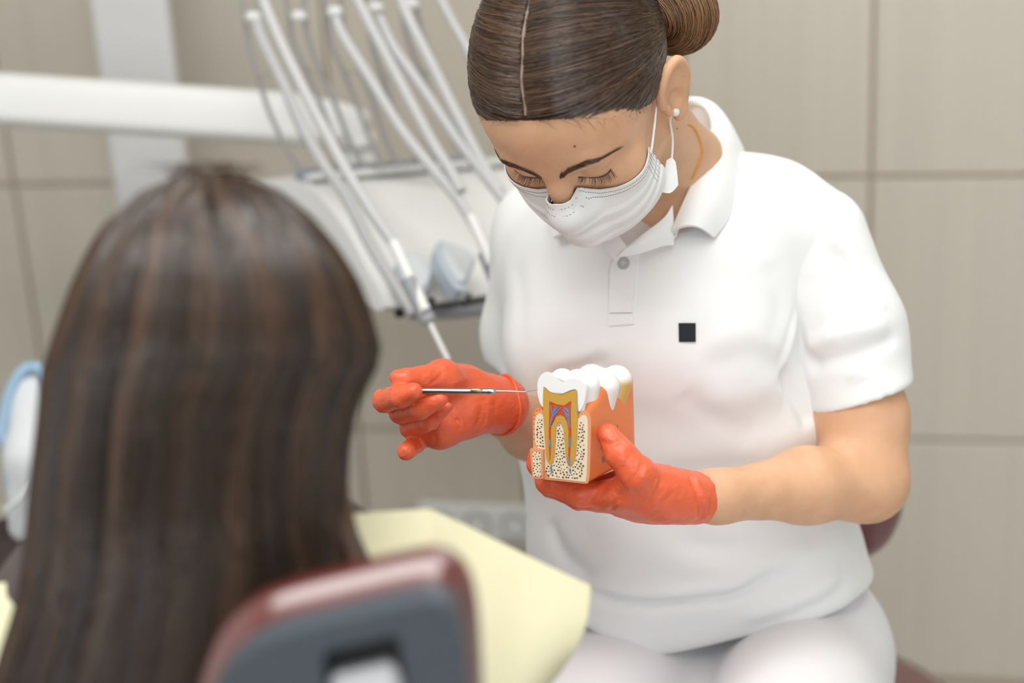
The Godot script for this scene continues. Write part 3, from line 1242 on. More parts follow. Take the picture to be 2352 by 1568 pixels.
func dentist_hair(root: Node3D) -> void:
	var f := Field.new()
	var hb := HT.basis.orthonormalized()
	f.ell(HT * HC, hb, (HR - Vector3.ONE * 0.003) * HS, 0.01)
	f.keep(hp(0, 0.0985, 0.082), hb * Vector3(0, 0.066, -0.080), 0.004)
	var g := Geo.new()
	nets(g, f, HT.origin - Vector3.ONE * 0.2, HT.origin + Vector3.ONE * 0.2, 0.004, 1)
	var dark := lin(0.22, 0.15, 0.105)
	for k in g.c.size():
		g.c[k] = dark
	var r := RandomNumberGenerator.new()
	r.seed = 11
	var bun := Vector3(0.052, -0.012, -0.098)
	var eb := ((bun - HC) / HR).normalized()
	for q in [1.0, -1.0]:
		for k in 5400:
			var s := pow(r.randf(), 0.9)                 # along the parting, from the hairline to behind the crown
			var a := lerpf(0.98, -0.75, s) + r.randf_range(-0.01, 0.01)
			var off := absf(r.randfn(0.0, 0.02)) + 0.014
			var front := r.randf()
			var e0 := Vector3(q * off, cos(a), sin(a)).normalized()
			if front < 0.24:   # some hair starts along the hairline of the brow and temple
				var w := r.randf()
				e0 = hairline(q, w)
				s = 0.0
			var e2 := eb
			if q < 0.0:
				e2 = Vector3(-0.35, -0.45, -0.82).normalized()
			e2 = (e2 + Vector3(r.randfn(0, 0.05), r.randfn(0, 0.07), r.randfn(0, 0.05))).normalized()
			var e1 := Vector3(q * 1.05, lerpf(0.38, 0.55, s), lerpf(0.34, -0.55, s))
			if front < 0.24:
				e1 = Vector3(q * 1.12, lerpf(0.30, 0.05, absf(e0.x)), 0.05)
			e1 += Vector3(r.randfn(0, 0.03), r.randfn(0, 0.04), r.randfn(0, 0.04))
			var lift := r.randf_range(-0.025, 0.012)
			var wob := r.randf_range(0.0, TAU)
			var p := PackedVector3Array()
			for j in 13:
				var t := j / 12.0
				var e := e0 * (1 - t) * (1 - t) + e1 * 2.0 * t * (1 - t) + e2 * t * t
				e = e.normalized()
				var l := lift + 0.007 * sin(wob + t * 5.0) + 0.016 * sin(PI * t) + 0.006 * sin(a * 40.0 + t * 7.0)
				l -= 0.030 * (1.0 - smoothstep(0.0, 0.13, t))
				p.append(cap_point(e, l))
			var b := r.randf()
			var col := lin(0.21, 0.14, 0.095).lerp(lin(0.45, 0.325, 0.22), b * b)
			strand(g, p, r.randf_range(0.00022, 0.00050), col)
	# loose short hairs along the hairline and round the outline
	for k in 150:
		var q := -1.0 if k % 3 == 0 else 1.0
		var w := r.randf()
		var e0 := hairline(q, w)
		if k > 90:
			var a := r.randf_range(0.6, -0.5)
			e0 = Vector3(q * r.randf_range(0.2, 0.9), cos(a), sin(a)).normalized()
		var d := Vector3(q * r.randf_range(0.1, 0.6), r.randf_range(-0.5, 0.1), r.randf_range(-0.3, 0.35))
		var p := PackedVector3Array()
		for j in 8:
			var t := j / 7.0
			p.append(cap_point((e0 + d * t * (0.35 if k <= 90 else 0.7)).normalized(), -0.01 + t * r.randf_range(0.0, 0.03) + 0.05 * t * t * (0.3 if k <= 90 else 1.0)))
		strand(g, p, 0.00013, lin(0.42, 0.30, 0.22))
	# the bun
	var bc := hp(0.060, -0.016, -0.101)
	var bb := hb * Basis(Vector3(0, 0, 1), 0.5)
	var bf := Geo.new()
	ball(g, bc, bb * Basis.from_scale(Vector3(0.037, 0.040, 0.036)), 10, dark)
	for k in 1200:
		var ph := r.randf_range(0, TAU)
		var tilt := r.randf_range(-1.2, 1.2)
		var p := PackedVector3Array()
		var lift := r.randf_range(0.98, 1.06)
		var twist := r.randf_range(0.6, 1.0)
		for j in 12:
			var t := ph + j / 11.0 * 2.6
			var lat := tilt + twist * (j / 11.0 - 0.5)
			var e := Vector3(cos(t) * cos(lat), sin(lat), sin(t) * cos(lat))
			e = Basis(Vector3(1, 0, 0), 1.1) * e
			p.append(bc + bb * (e * Vector3(0.038, 0.041, 0.037) * lift))
		var b := r.randf()
		strand(g, p, r.randf_range(0.00025, 0.00055), lin(0.36, 0.24, 0.15).lerp(lin(0.64, 0.47, 0.30), b))
	part("hair", g, M.hair, root)
	# the bare line of the parting
	var pg := Geo.new()
	var pp := PackedVector3Array()
	for j in 12:
		var a := lerpf(0.97, 0.1, j / 11.0)
		pp.append(cap_point(Vector3(0.012 * sin(j * 1.3), cos(a), sin(a)), -0.050))
	tube(pg, pp, func(t: float) -> float: return lerpf(0.0026, 0.0020, t), 8)
	part("parting", pg, M.scalp, root)


func brow_and_lash(root: Node3D) -> void:
	var r := RandomNumberGenerator.new()
	r.seed = 5
	for q in [1.0, -1.0]:
		var g := Geo.new()
		# brow: from the root of the nose over the arch to the temple
		var line := smooth_path([Vector3(0.0085, 0.0335, 0.10), Vector3(0.020, 0.0415, 0.10), Vector3(0.035, 0.0475, 0.095), Vector3(0.044, 0.0455, 0.09), Vector3(0.0545, 0.0375, 0.085)], 10)
		for k in 330:
			var t := r.randf()
			var a := line[int(t * (line.size() - 1))]
			var wide := 0.0042 * (1.0 - t * 0.75) * smoothstep(-0.1, 0.12, t)
			var o := Vector3(a.x * q, a.y + r.randf_range(-0.5, 0.5) * wide * 1.6, a.z)
			var dirv := Vector3(q * lerpf(0.5, 1.0, t), lerpf(0.9, -0.55, smoothstep(0.0, 0.75, t)) + r.randfn(0, 0.12), 0)
			var p := PackedVector3Array()
			var l := r.randf_range(0.005, 0.008)
			for j in 4:
				var lp := o + dirv.normalized() * l * j / 3.0
				var w := face.hit(HT * (lp + Vector3(0, 0.0, 0.03)), -(HT.basis.z).normalized())
				p.append(w + face.grad(w) * (0.0003 + 0.0006 * j / 3.0))
			strand(g, p, 0.00021, lin(0.33, 0.20, 0.15))
		part("eyebrow", g, M.hair, root)
		# lashes along the rim of the closed lid
		var e := Geo.new()
		var rim := smooth_path([Vector3(0.0160, 0.0155, 0.1), Vector3(0.022, 0.0118, 0.1), Vector3(0.031, 0.0098, 0.1), Vector3(0.039, 0.0115, 0.1), Vector3(0.0455, 0.0160, 0.1)], 10)
		var edge := PackedVector3Array()
		for a in rim:
			var w := face.hit(HT * Vector3(a.x * q, a.y, 0.115), -(HT.basis.z).normalized())
			edge.append(w + face.grad(w) * 0.0003)
		tube(e, edge, func(t: float) -> float: return 0.0006, 5, lin(0.12, 0.07, 0.05))
		for k in 50:
			var t := r.randf_range(0.04, 1.0)
			var w := edge[int(t * (edge.size() - 1))]
			var dl := Vector3(q * lerpf(-0.45, 0.85, t) + r.randfn(0, 0.1), -0.75, 0.55)
			var l := r.randf_range(0.0060, 0.0092) * (0.7 + 0.5 * t)
			var p := PackedVector3Array()
			for j in 6:
				var u := j / 5.0
				p.append(w + (HT.basis * (dl + Vector3(0, -0.25 + 0.75 * u, 0.35 * u))).normalized() * l * u)
			tube(e, p, func(v: float) -> float: return 0.0002 * (1.0 - 0.7 * v), 4, lin(0.10, 0.06, 0.045), false)
		part("eyelashes", e, M.hair, root)


func face_mask(root: Node3D) -> void:
	var f := Field.new()
	head_field(f)
	var hb := HT.basis.orthonormalized()
	f.chain([hp(0, 0.012, 0.102), hp(0, -0.012, 0.108), hp(0, -0.055, 0.096), hp(0, -0.084, 0.078)], [0.006, 0.010, 0.014, 0.014], 0.014)
	f.ell(hp(0, -0.045, 0.044), hb, Vector3(0.070, 0.056, 0.058) * HS, 0.016)
	var inv := HT.affine_inverse()
	var cast := func(ang: float, y: float) -> Vector3:
		var far := Vector3(sin(ang) * 0.16, y, 0.02 + cos(ang) * 0.16)
		var to := Vector3(sin(ang) * 0.01, y * 0.5 - 0.012, 0.02)
		return f.hit(HT * far, (HT.basis * (to - far)).normalized())
	var rows := []
	var nr := 40
	var nc := 61
	for j in nr:
		var v := j / float(nr - 1)
		var row := PackedVector3Array()
		for c in nc:
			var u := (c / float(nc - 1)) * 2.0 - 1.0
			var a := u * deg_to_rad(66.0)
			var au := absf(u)
			var top := table([[0.0, 0.024], [0.10, 0.0205], [0.20, 0.0100], [0.32, 0.0040], [0.46, 0.0015], [0.75, 0.0020], [1.0, 0.0055]], au)
			var bot := lerpf(-0.098, -0.046, pow(au, 2.2))
			var y := lerpf(top, bot, v)
			var w: Vector3 = cast.call(a, y)
			var nn := f.grad(w)
			# pleats: three soft steps, flattened towards the sides
			var pl := 0.0
			for st in [0.36, 0.56, 0.76]:
				pl += 0.0024 * smoothstep(st - 0.015, st + 0.015, v) - 0.0024 * smoothstep(st, st + 0.2, v)
			row.append(w + nn * (0.0022 + pl * (1.0 - au * 0.6) + 0.0009 * sin(u * 9.0 + v * 5.0) * v))
		rows.append(row)
	var g := Geo.new()
	sheet(g, rows, 0.0012)
	var o := part("face_mask", g, M.mask, root)
	# stamped seams: dotted lines along the top and the sides
	var d := Geo.new()
	for line in [0.055, 0.125]:
		for k in 92:
			var u := -0.95 + 1.9 * k / 91.0
			if absf(u) < 0.02:
				continue
			dot_on(d, rows, u, line, 0.0007, 0.00028)
	for q in [-1.0, 1.0]:
		for col in 5:
			for k in 13:
				dot_on(d, rows, q * (0.985 - 0.035 * col), 0.06 + k * 0.05, 0.00055, 0.00025)
	var sm := part("stitching", d, M.thread, o)
	# ear loops
	var lp := Geo.new()
	var pr: PackedVector3Array = rows[1]
	var br: PackedVector3Array = rows[nr - 3]
	var loop := [pr[nc - 2], at(1496, 345, 1.475), at(1503, 290, 1.478), at(1509, 235, 1.485), at(1522, 165, 1.50), at(1545, 138, 1.515), at(1570, 190, 1.52), at(1562, 240, 1.52), at(1540, 272, 1.525), at(1545, 320, 1.53), at(1543, 366, 1.53)]
	tube(lp, smooth_path(loop, 8), func(t: float) -> float: return 0.0011, 8)
	var tag := Geo.new()
	sheet(tag, blend_rows([at(1531, 368, 1.529), at(1543, 362, 1.529), at(1552, 372, 1.531)], [at(1516, 440, 1.520), at(1540, 443, 1.522), at(1558, 425, 1.526)], 8, 8, cd(0, 0, 0.002)), 0.0010)
	part("ear_loop", lp, M.mask, o)
	part("loop_tab", tag, M.mask, o)
	var left := Geo.new()
	tube(left, smooth_path([pr[1], hp(-0.074, 0.0, 0.035), hp(-0.082, 0.012, 0.0), hp(-0.090, 0.0, -0.022), hp(-0.082, -0.03, -0.01), br[1]], 6), func(t: float) -> float: return 0.0011, 8)
	part("ear_loop", left, M.mask, o)


func dot_on(g: Geo, rows: Array, u: float, v: float, half_l: float, half_w: float) -> void:   # a short stitch lying on a sheet
	var nr := rows.size()
	var nc: int = rows[0].size()
	var fc := (u * 0.5 + 0.5) * (nc - 1)
	var fr := v * (nr - 1)
	var c := clampi(int(fc), 0, nc - 2)
	var r := clampi(int(fr), 0, nr - 2)
	var a: Vector3 = rows[r][c]
	var x: Vector3 = rows[r][c + 1] - a
	var y: Vector3 = rows[r + 1][c] - a
	var p := a + x * (fc - c) + y * (fr - r)
	var nn := y.cross(x).normalized()
	if nn.dot(p - HT.origin) < 0.0:
		nn = -nn
	x = x.normalized()
	boxg(g, Transform3D(Basis(x, nn.cross(x).normalized() * 1.0, nn), p + nn * 0.0001), Vector3(half_l * 2, half_w * 2, 0.0003), 0.0001)


func jewellery(root: Node3D) -> void:
	var p := Geo.new()
	ball(p, at(1551, 257, 1.505), CT.basis * Basis.from_scale(Vector3.ONE * 0.0042), 10)
	var e := part("earring", p, M.pearl, root)
	var s := Geo.new()
	tube(s, smooth_path([at(1540, 262, 1.512), at(1539, 252, 1.509), at(1545, 245, 1.508), at(1550, 248, 1.510)], 6), func(t: float) -> float: return 0.0007, 6)
	part("earring_setting", s, M.gold, e)
	var h := Geo.new()
	ball(h, at(1560, 234, 1.508), CT.basis * Basis.from_scale(Vector3.ONE * 0.0013), 6)
	ball(h, at(1564, 233, 1.508), CT.basis * Basis.from_scale(Vector3.ONE * 0.0016), 6)
	ball(h, at(1562, 238, 1.507), CT.basis * Basis.from_scale(Vector3.ONE * 0.0012), 6)
	part("ear_stud", h, M.gold, root)
	var n := Geo.new()
	var path := smooth_path([at(1572, 283, 1.655), at(1590, 290, 1.650), at(1603, 312, 1.645), at(1611, 338, 1.642), at(1610, 362, 1.638), at(1590, 410, 1.632)], 8)
	path = even(path, 46)
	for k in path.size():
		var w := face.hit(path[k] + (CT.origin - path[k]).normalized() * 0.06, (path[k] - CT.origin).normalized())
		if w.distance_to(path[k]) < 0.12:
			path[k] = w
		ball(n, path[k], CT.basis * Basis.from_scale(Vector3(0.0014, 0.0011, 0.0014)), 4)
	part("necklace", n, M.gold, root)
	for m in [[1320, 336, 0.0011], [1470, 258, 0.0008], [1555, 295, 0.0008]]:
		var mo := Geo.new()
		ball(mo, on(face, m[0], m[1]), CT.basis * Basis.from_scale(Vector3.ONE * m[2]), 4)
		part("mole", mo, M.mole, root)


# ---------------------------------------------------------------- collar, placket, badge
func rows_on(f: Field, rows: Array, lift: float) -> Array:   # rows of pixels laid on a body
	var o := []
	for r in rows:
		var row := PackedVector3Array()
		for p in r:
			var w := on(f, p[0], p[1])
			row.append(w + f.grad(w) * lift)
		o.append(row)
	return o


func px_grid(c: Array, nu: int, nv: int) -> Array:   # four corners: top left, top right, bottom right, bottom left
	var rows := []
	for j in nv:
		var v := j / float(nv - 1)
		var row := []
		for i in nu:
			var u := i / float(nu - 1)
			var a := Vector2(c[0][0], c[0][1]).lerp(Vector2(c[1][0], c[1][1]), u)
			var b := Vector2(c[3][0], c[3][1]).lerp(Vector2(c[2][0], c[2][1]), u)
			var p := a.lerp(b, v)
			row.append([p.x, p.y])
		rows.append(row)
	return rows


func shirt_bits(shirt_node: Node3D) -> void:
	# placket
	var g := Geo.new()
	var rows := []
	for j in 24:
		var v := j / 23.0
		var l := lerpf(1404, 1401, v)
		if v < 0.25:
			l += 16.0 * pow(1.0 - v / 0.25, 2.0)
		var row := []
		for i in 8:
			row.append([lerpf(l, lerpf(1466, 1454, v), i / 7.0), lerpf(592 - 16.0 * i / 7.0, 718, v)])
		rows.append(row)
	sheet(g, rows_on(polo, rows, 0.0038), 0.005)
	part("placket", g, M.shirt, shirt_node)
	g = Geo.new()
	sheet(g, rows_on(polo, px_grid([[1400, 721], [1456, 719], [1458, 744], [1399, 748]], 8, 5), 0.0022), 0.003)
	part("placket_end", g, M.shirt, shirt_node)
	# the edge of the placket's facing, turned outwards below the collar
	g = Geo.new()
	sheet(g, blend_rows([at(1441, 566, 1.588), at(1480, 535, 1.592), at(1525, 500, 1.600), at(1545, 470, 1.608)], [at(1416, 592, 1.592), at(1470, 582, 1.590), at(1520, 566, 1.598), at(1548, 562, 1.602)], 20, 8, cd(0, 0, 0.004)), 0.002)
	part("facing", g, M.shirt, shirt_node)
	g = Geo.new()
	sheet(g, blend_rows([at(1441, 568, 1.590), at(1420, 542, 1.597), at(1400, 515, 1.606)], [at(1418, 600, 1.597), at(1397, 575, 1.600), at(1370, 540, 1.612)], 14, 6, cd(0, 0, 0.003)), 0.002)
	part("facing", g, M.shirt, shirt_node)
	# button
	var bp := on(polo, 1435, 606)
	var bn := polo.grad(bp)
	var bx := Basis(Quaternion(Vector3.UP, bn))
	g = Geo.new()
	lathe(g, Transform3D(bx, bp + bn * 0.0032), [Vector2(0, 0), Vector2(0.0062, 0), Vector2(0.0064, 0.0012), Vector2(0.0058, 0.0022), Vector2(0.0045, 0.0016), Vector2(0, 0.0013)], 24)
	var b := part("button", g, M.button, shirt_node)
	g = Geo.new()
	for q in [[-1, -1], [1, -1], [1, 1], [-1, 1]]:
		ball(g, bp + bn * 0.0048 + bx * Vector3(q[0] * 0.0011, 0, q[1] * 0.0011), Basis.from_scale(Vector3.ONE * 0.0009), 4)
	part("button_thread", g, M.shirt, b)
	# badge
	g = Geo.new()
	sheet(g, rows_on(polo, px_grid([[1559, 742], [1598, 742], [1598, 785], [1560, 785]], 10, 10), 0.0012), 0.0012)
	part("badge", g, M.navy, shirt_node)
	# collar: on her left the leaf folds outwards from the line round the neck
	var fold := [at(1556, 240, 1.735), at(1592, 236, 1.735), at(1622, 250, 1.722), at(1636, 285, 1.700), at(1630, 330, 1.672), at(1606, 395, 1.640), at(1572, 470, 1.612), at(1546, 532, 1.598)]
	var outer := [at(1560, 262, 1.765), at(1620, 268, 1.765), at(1672, 300, 1.748), at(1703, 345, 1.722), at(1706, 400, 1.690), at(1696, 455, 1.655), at(1668, 505, 1.625), at(1635, 545, 1.606)]
	g = Geo.new()
	sheet(g, blend_rows(fold, outer, 40, 12, cd(0.003, 0.006, 0.012), 0.8), 0.003)
	var low := [at(1546, 532, 1.598), at(1572, 532, 1.598), at(1600, 538, 1.601), at(1635, 545, 1.606)]
	part("collar", g, M.shirt, shirt_node)
	# the stand inside the collar, seen behind the neck
	var inner := [at(1520, 290, 1.745), at(1572, 300, 1.748), at(1606, 312, 1.742), at(1628, 325, 1.722), at(1622, 352, 1.695), at(1600, 420, 1.66), at(1568, 490, 1.628), at(1546, 545, 1.606)]
	g = Geo.new()
	sheet(g, blend_rows(fold, inner, 40, 8, cd(0.002, 0, -0.003)), 0.002)
	part("collar_stand", g, M.shirt, shirt_node)
	# her right leaf, mostly behind the mask
	g = Geo.new()
	sheet(g, blend_rows([at(1556, 240, 1.735), at(1480, 300, 1.74), at(1420, 400, 1.70), at(1395, 480, 1.66), at(1402, 520, 1.63)], [at(1540, 255, 1.765), at(1400, 290, 1.775), at(1300, 390, 1.74), at(1262, 480, 1.695), at(1270, 545, 1.655)], 30, 10, cd(-0.003, 0.006, 0.010), 0.8), 0.003)
	part("collar", g, M.shirt, shirt_node)
	# turned hems of the sleeve
	g = Geo.new()
	var ring := PackedVector3Array()


# ---------------------------------------------------------------- gloves
func glove_noise(sd: int, fr: float) -> FastNoiseLite:
	var n := FastNoiseLite.new()
	n.seed = sd
	n.frequency = fr
	n.fractal_octaves = 2
	return n


func px_chain(f: Field, a: Array, k := 0.004) -> void:   # points of [px, py, depth, radius in pixels]
	var p := []
	var r := []
	for e in a:
		p.append(at(e[0], e[1], e[2]))
		r.append(e[3] * e[2] / F)
	f.chain(p, r, k)


func gloves(root: Node3D) -> void:
	# her left hand, under and beside the model
	var f := Field.new()
	px_chain(f, [[1397, 998, 1.466, 26], [1426, 1044, 1.460, 29], [1464, 1086, 1.462, 35], [1502, 1118, 1.482, 42], [1570, 1138, 1.508, 50]], 0.012)
	px_chain(f, [[1440, 1135, 1.482, 36], [1510, 1138, 1.500, 46], [1600, 1142, 1.530, 49]], 0.022)
	px_chain(f, [[1400, 1140, 1.500, 34], [1480, 1148, 1.520, 36], [1560, 1148, 1.535, 42]], 0.02)
	px_chain(f, [[1425, 1140, 1.505, 33], [1330, 1132, 1.502, 29], [1260, 1106, 1.508, 27], [1236, 1066, 1.520, 24], [1231, 1046, 1.526, 20]], 0.006)
	px_chain(f, [[1420, 1144, 1.532, 33], [1330, 1142, 1.540, 27], [1265, 1116, 1.550, 24], [1242, 1070, 1.565, 21]], 0.006)
	px_chain(f, [[1440, 1142, 1.555, 31], [1350, 1142, 1.570, 25], [1285, 1118, 1.590, 22], [1262, 1080, 1.60, 20]], 0.006)
	px_chain(f, [[1460, 1140, 1.575, 28], [1380, 1140, 1.60, 22], [1320, 1118, 1.618, 20], [1295, 1088, 1.63, 18]], 0.006)
	px_chain(f, [[1440, 1142, 1.51, 36], [1455, 1140, 1.56, 32]], 0.015)
	px_chain(f, [[1385, 1128, 1.535, 34], [1450, 1106, 1.530, 36]], 0.015)
	# the cuff widens to a rolled rim
	px_chain(f, [[1590, 1142, 1.528, 48], [1630, 1143, 1.542, 57]], 0.012)
	var g := Geo.new()
	var c := at(1430, 1100, 1.52)
	nets(g, f, c - Vector3(0.13, 0.09, 0.13), c + Vector3(0.13, 0.09, 0.13), 0.0021, 1)
	crumple(g, [
		fold_on(f, [[1380, 1000], [1405, 1008], [1422, 1004]], 0.0022, 0.0009),
		fold_on(f, [[1380, 1014], [1402, 1020], [1428, 1012]], 0.0022, -0.0011),
		fold_on(f, [[1425, 1085], [1440, 1060], [1452, 1040]], 0.0018, -0.0007),
		fold_on(f, [[1440, 1105], [1458, 1078], [1468, 1055]], 0.0018, 0.0007),
		fold_on(f, [[1447, 1112], [1466, 1085], [1476, 1062]], 0.0018, -0.0007),
		fold_on(f, [[1460, 1122], [1480, 1090], [1488, 1070]], 0.0018, 0.0008),
		fold_on(f, [[1400, 1175], [1418, 1150], [1424, 1130]], 0.0022, -0.0012),
		fold_on(f, [[1480, 1150], [1500, 1122], [1512, 1098]], 0.0018, 0.0008),
		fold_on(f, [[1487, 1155], [1508, 1127], [1520, 1103]], 0.0018, -0.0008),
		fold_on(f, [[1497, 1165], [1520, 1140], [1535, 1118]], 0.0018, 0.0008),
		fold_on(f, [[1505, 1172], [1530, 1148], [1548, 1128]], 0.0020, -0.0010),
		fold_on(f, [[1290, 1140], [1312, 1125], [1330, 1112]], 0.0018, -0.0006),
		fold_on(f, [[1330, 1150], [1356, 1130], [1380, 1112]], 0.0022, 0.0007),
		fold_on(f, [[1345, 1160], [1372, 1140], [1396, 1120]], 0.0022, -0.0008),
		fold_on(f, [[1310, 1162], [1340, 1148], [1420, 1128]], 0.0026, -0.0010),
		fold_on(f, [[1588, 1088], [1606, 1120], [1620, 1160], [1618, 1195]], 0.0030, 0.0028),
		fold_on(f, [[1580, 1090], [1597, 1122], [1609, 1162], [1606, 1196]], 0.0028, -0.0020),
	])
	ripple(g, glove_noise(4, 70.0), 0.0007, Vector3(1, 1, 1))
	var o := part("glove", g, M.glove, root)
	var rim := Geo.new()
	cuff_rim(rim, at(1634, 1143, 1.543), (at(1650, 1140, 1.548) - at(1590, 1142, 1.528)).normalized(), 0.0232, 0.0017)
	part("cuff_rim", rim, M.glove, o)
	# her right hand, with the probe between thumb and fingers
	f = Field.new()
	px_chain(f, [[1020, 905, 1.545, 52], [1070, 915, 1.555, 58], [1115, 925, 1.565, 58]], 0.02)
	px_chain(f, [[1010, 985, 1.535, 36], [1060, 960, 1.548, 48]], 0.02)
	px_chain(f, [[958, 985, 1.540, 28], [1010, 985, 1.535, 36]], 0.02)
	px_chain(f, [[1065, 880, 1.548, 42], [1015, 870, 1.520, 41], [968, 872, 1.500, 27], [932, 871, 1.488, 21], [909, 867, 1.485, 15]], 0.010)
	px_chain(f, [[1010, 900, 1.560, 40], [935, 905, 1.560, 26], [884, 919, 1.503, 28], [922, 910, 1.474, 27], [950, 899, 1.464, 21]], 0.0028)
	px_chain(f, [[1000, 925, 1.565, 38], [950, 940, 1.570, 25], [918, 949, 1.518, 24], [965, 938, 1.484, 26], [1012, 917, 1.476, 18]], 0.0028)
	px_chain(f, [[1000, 950, 1.565, 36], [960, 975, 1.570, 24], [940, 982, 1.530, 22], [985, 968, 1.502, 22], [1028, 934, 1.496, 13]], 0.0028)
	px_chain(f, [[1000, 980, 1.555, 32], [968, 1002, 1.560, 23], [955, 1020, 1.535, 20], [933, 1036, 1.505, 22]], 0.0035)
	px_chain(f, [[1105, 924, 1.562, 58], [1148, 930, 1.580, 68]], 0.012)
	g = Geo.new()
	c = at(1010, 930, 1.53)
	nets(g, f, c - Vector3(0.10, 0.085, 0.10), c + Vector3(0.10, 0.085, 0.10), 0.0020, 1)
	crumple(g, [
		fold_on(f, [[1000, 870], [1012, 852], [1030, 840]], 0.0020, 0.0008),
		fold_on(f, [[985, 885], [1005, 868], [1018, 848]], 0.0020, -0.0010),
		fold_on(f, [[970, 878], [978, 866], [990, 858]], 0.0015, 0.0006),
		fold_on(f, [[890, 862], [898, 878], [908, 886]], 0.0013, -0.0006),
		fold_on(f, [[945, 915], [955, 905], [965, 893]], 0.0016, -0.0007),
		fold_on(f, [[1032, 946], [1050, 965], [1057, 988]], 0.0020, -0.0016),
		fold_on(f, [[1040, 942], [1058, 962], [1064, 985]], 0.0020, 0.0010),
		fold_on(f, [[992, 985], [1000, 1005], [1000, 1025]], 0.0018, -0.0012),
		fold_on(f, [[1090, 985], [1102, 960], [1106, 930]], 0.0022, -0.0010),
		fold_on(f, [[1105, 990], [1120, 965], [1122, 930]], 0.0026, 0.0012),
		fold_on(f, [[1120, 985], [1134, 960], [1136, 920]], 0.0022, -0.0008),
		fold_on(f, [[1030, 890], [1060, 872], [1090, 868]], 0.003, 0.0006),
	])
	ripple(g, glove_noise(8, 70.0), 0.0006)
	o = part("glove", g, M.glove, root)
	rim = Geo.new()
	cuff_rim(rim, at(1149, 930, 1.580), (at(1149, 930, 1.580) - at(1105, 924, 1.562)).normalized(), 0.0285, 0.0016)
	part("cuff_rim", rim, M.glove, o)


func cuff_rim(g: Geo, c: Vector3, ax: Vector3, r: float, thick: float) -> void:   # the rolled edge of a glove
	var u := ax.cross(Vector3.UP).normalized()
	var w := ax.cross(u)
	var p := PackedVector3Array()
	for k in 41:
		var a := TAU * k / 40.0
		p.append(c + (u * cos(a) + w * sin(a)) * r * (1.0 + 0.03 * sin(3 * a)) + ax * 0.003 * sin(2 * a))
	tube(g, p, func(t: float) -> float: return thick, 8, Color.WHITE, false)


# ---------------------------------------------------------------- the tooth model and the probe
var TT := Transform3D()   # the model: x along its cut face to the right, y up, z out of the face


func tp(x: float, y: float) -> Vector2:   # a spot on the cut face, read off a 5.2267-fold enlargement of the photograph's corner (1190, 820)
	var d := (at(1190.0 + x / 5.2267, 820.0 + y / 5.2267, 1.0) - CT.origin).normalized()
	var t := (TT.origin - CT.origin).dot(TT.basis.z) / d.dot(TT.basis.z)
	var w := TT.affine_inverse() * (CT.origin + d * t)
	return Vector2(w.x, w.y)


func tpoly(a: Array) -> PackedVector2Array:
	var o := PackedVector2Array()
	for p in a:
		o.append(tp(p[0], p[1]))
	return o


func tooth_frame() -> void:
	var x := Vector3(0.883, -0.035, 0.469).normalized()
	var y := Vector3(0.0, 0.985, 0.165)
	y = (y - x * y.dot(x)).normalized()
	TT = Transform3D(CT.basis * Basis(x, y, x.cross(y)), at(1291, 1030, 1.47))


func round_poly(p: PackedVector2Array, steps := 3) -> PackedVector2Array:   # cuts the corners of an outline
	for s in steps:
		var o := PackedVector2Array()
		for k in p.size():
			var a := p[k]
			var b := p[(k + 1) % p.size()]
			o.append(a.lerp(b, 0.25))
			o.append(a.lerp(b, 0.75))
		p = o
	return p


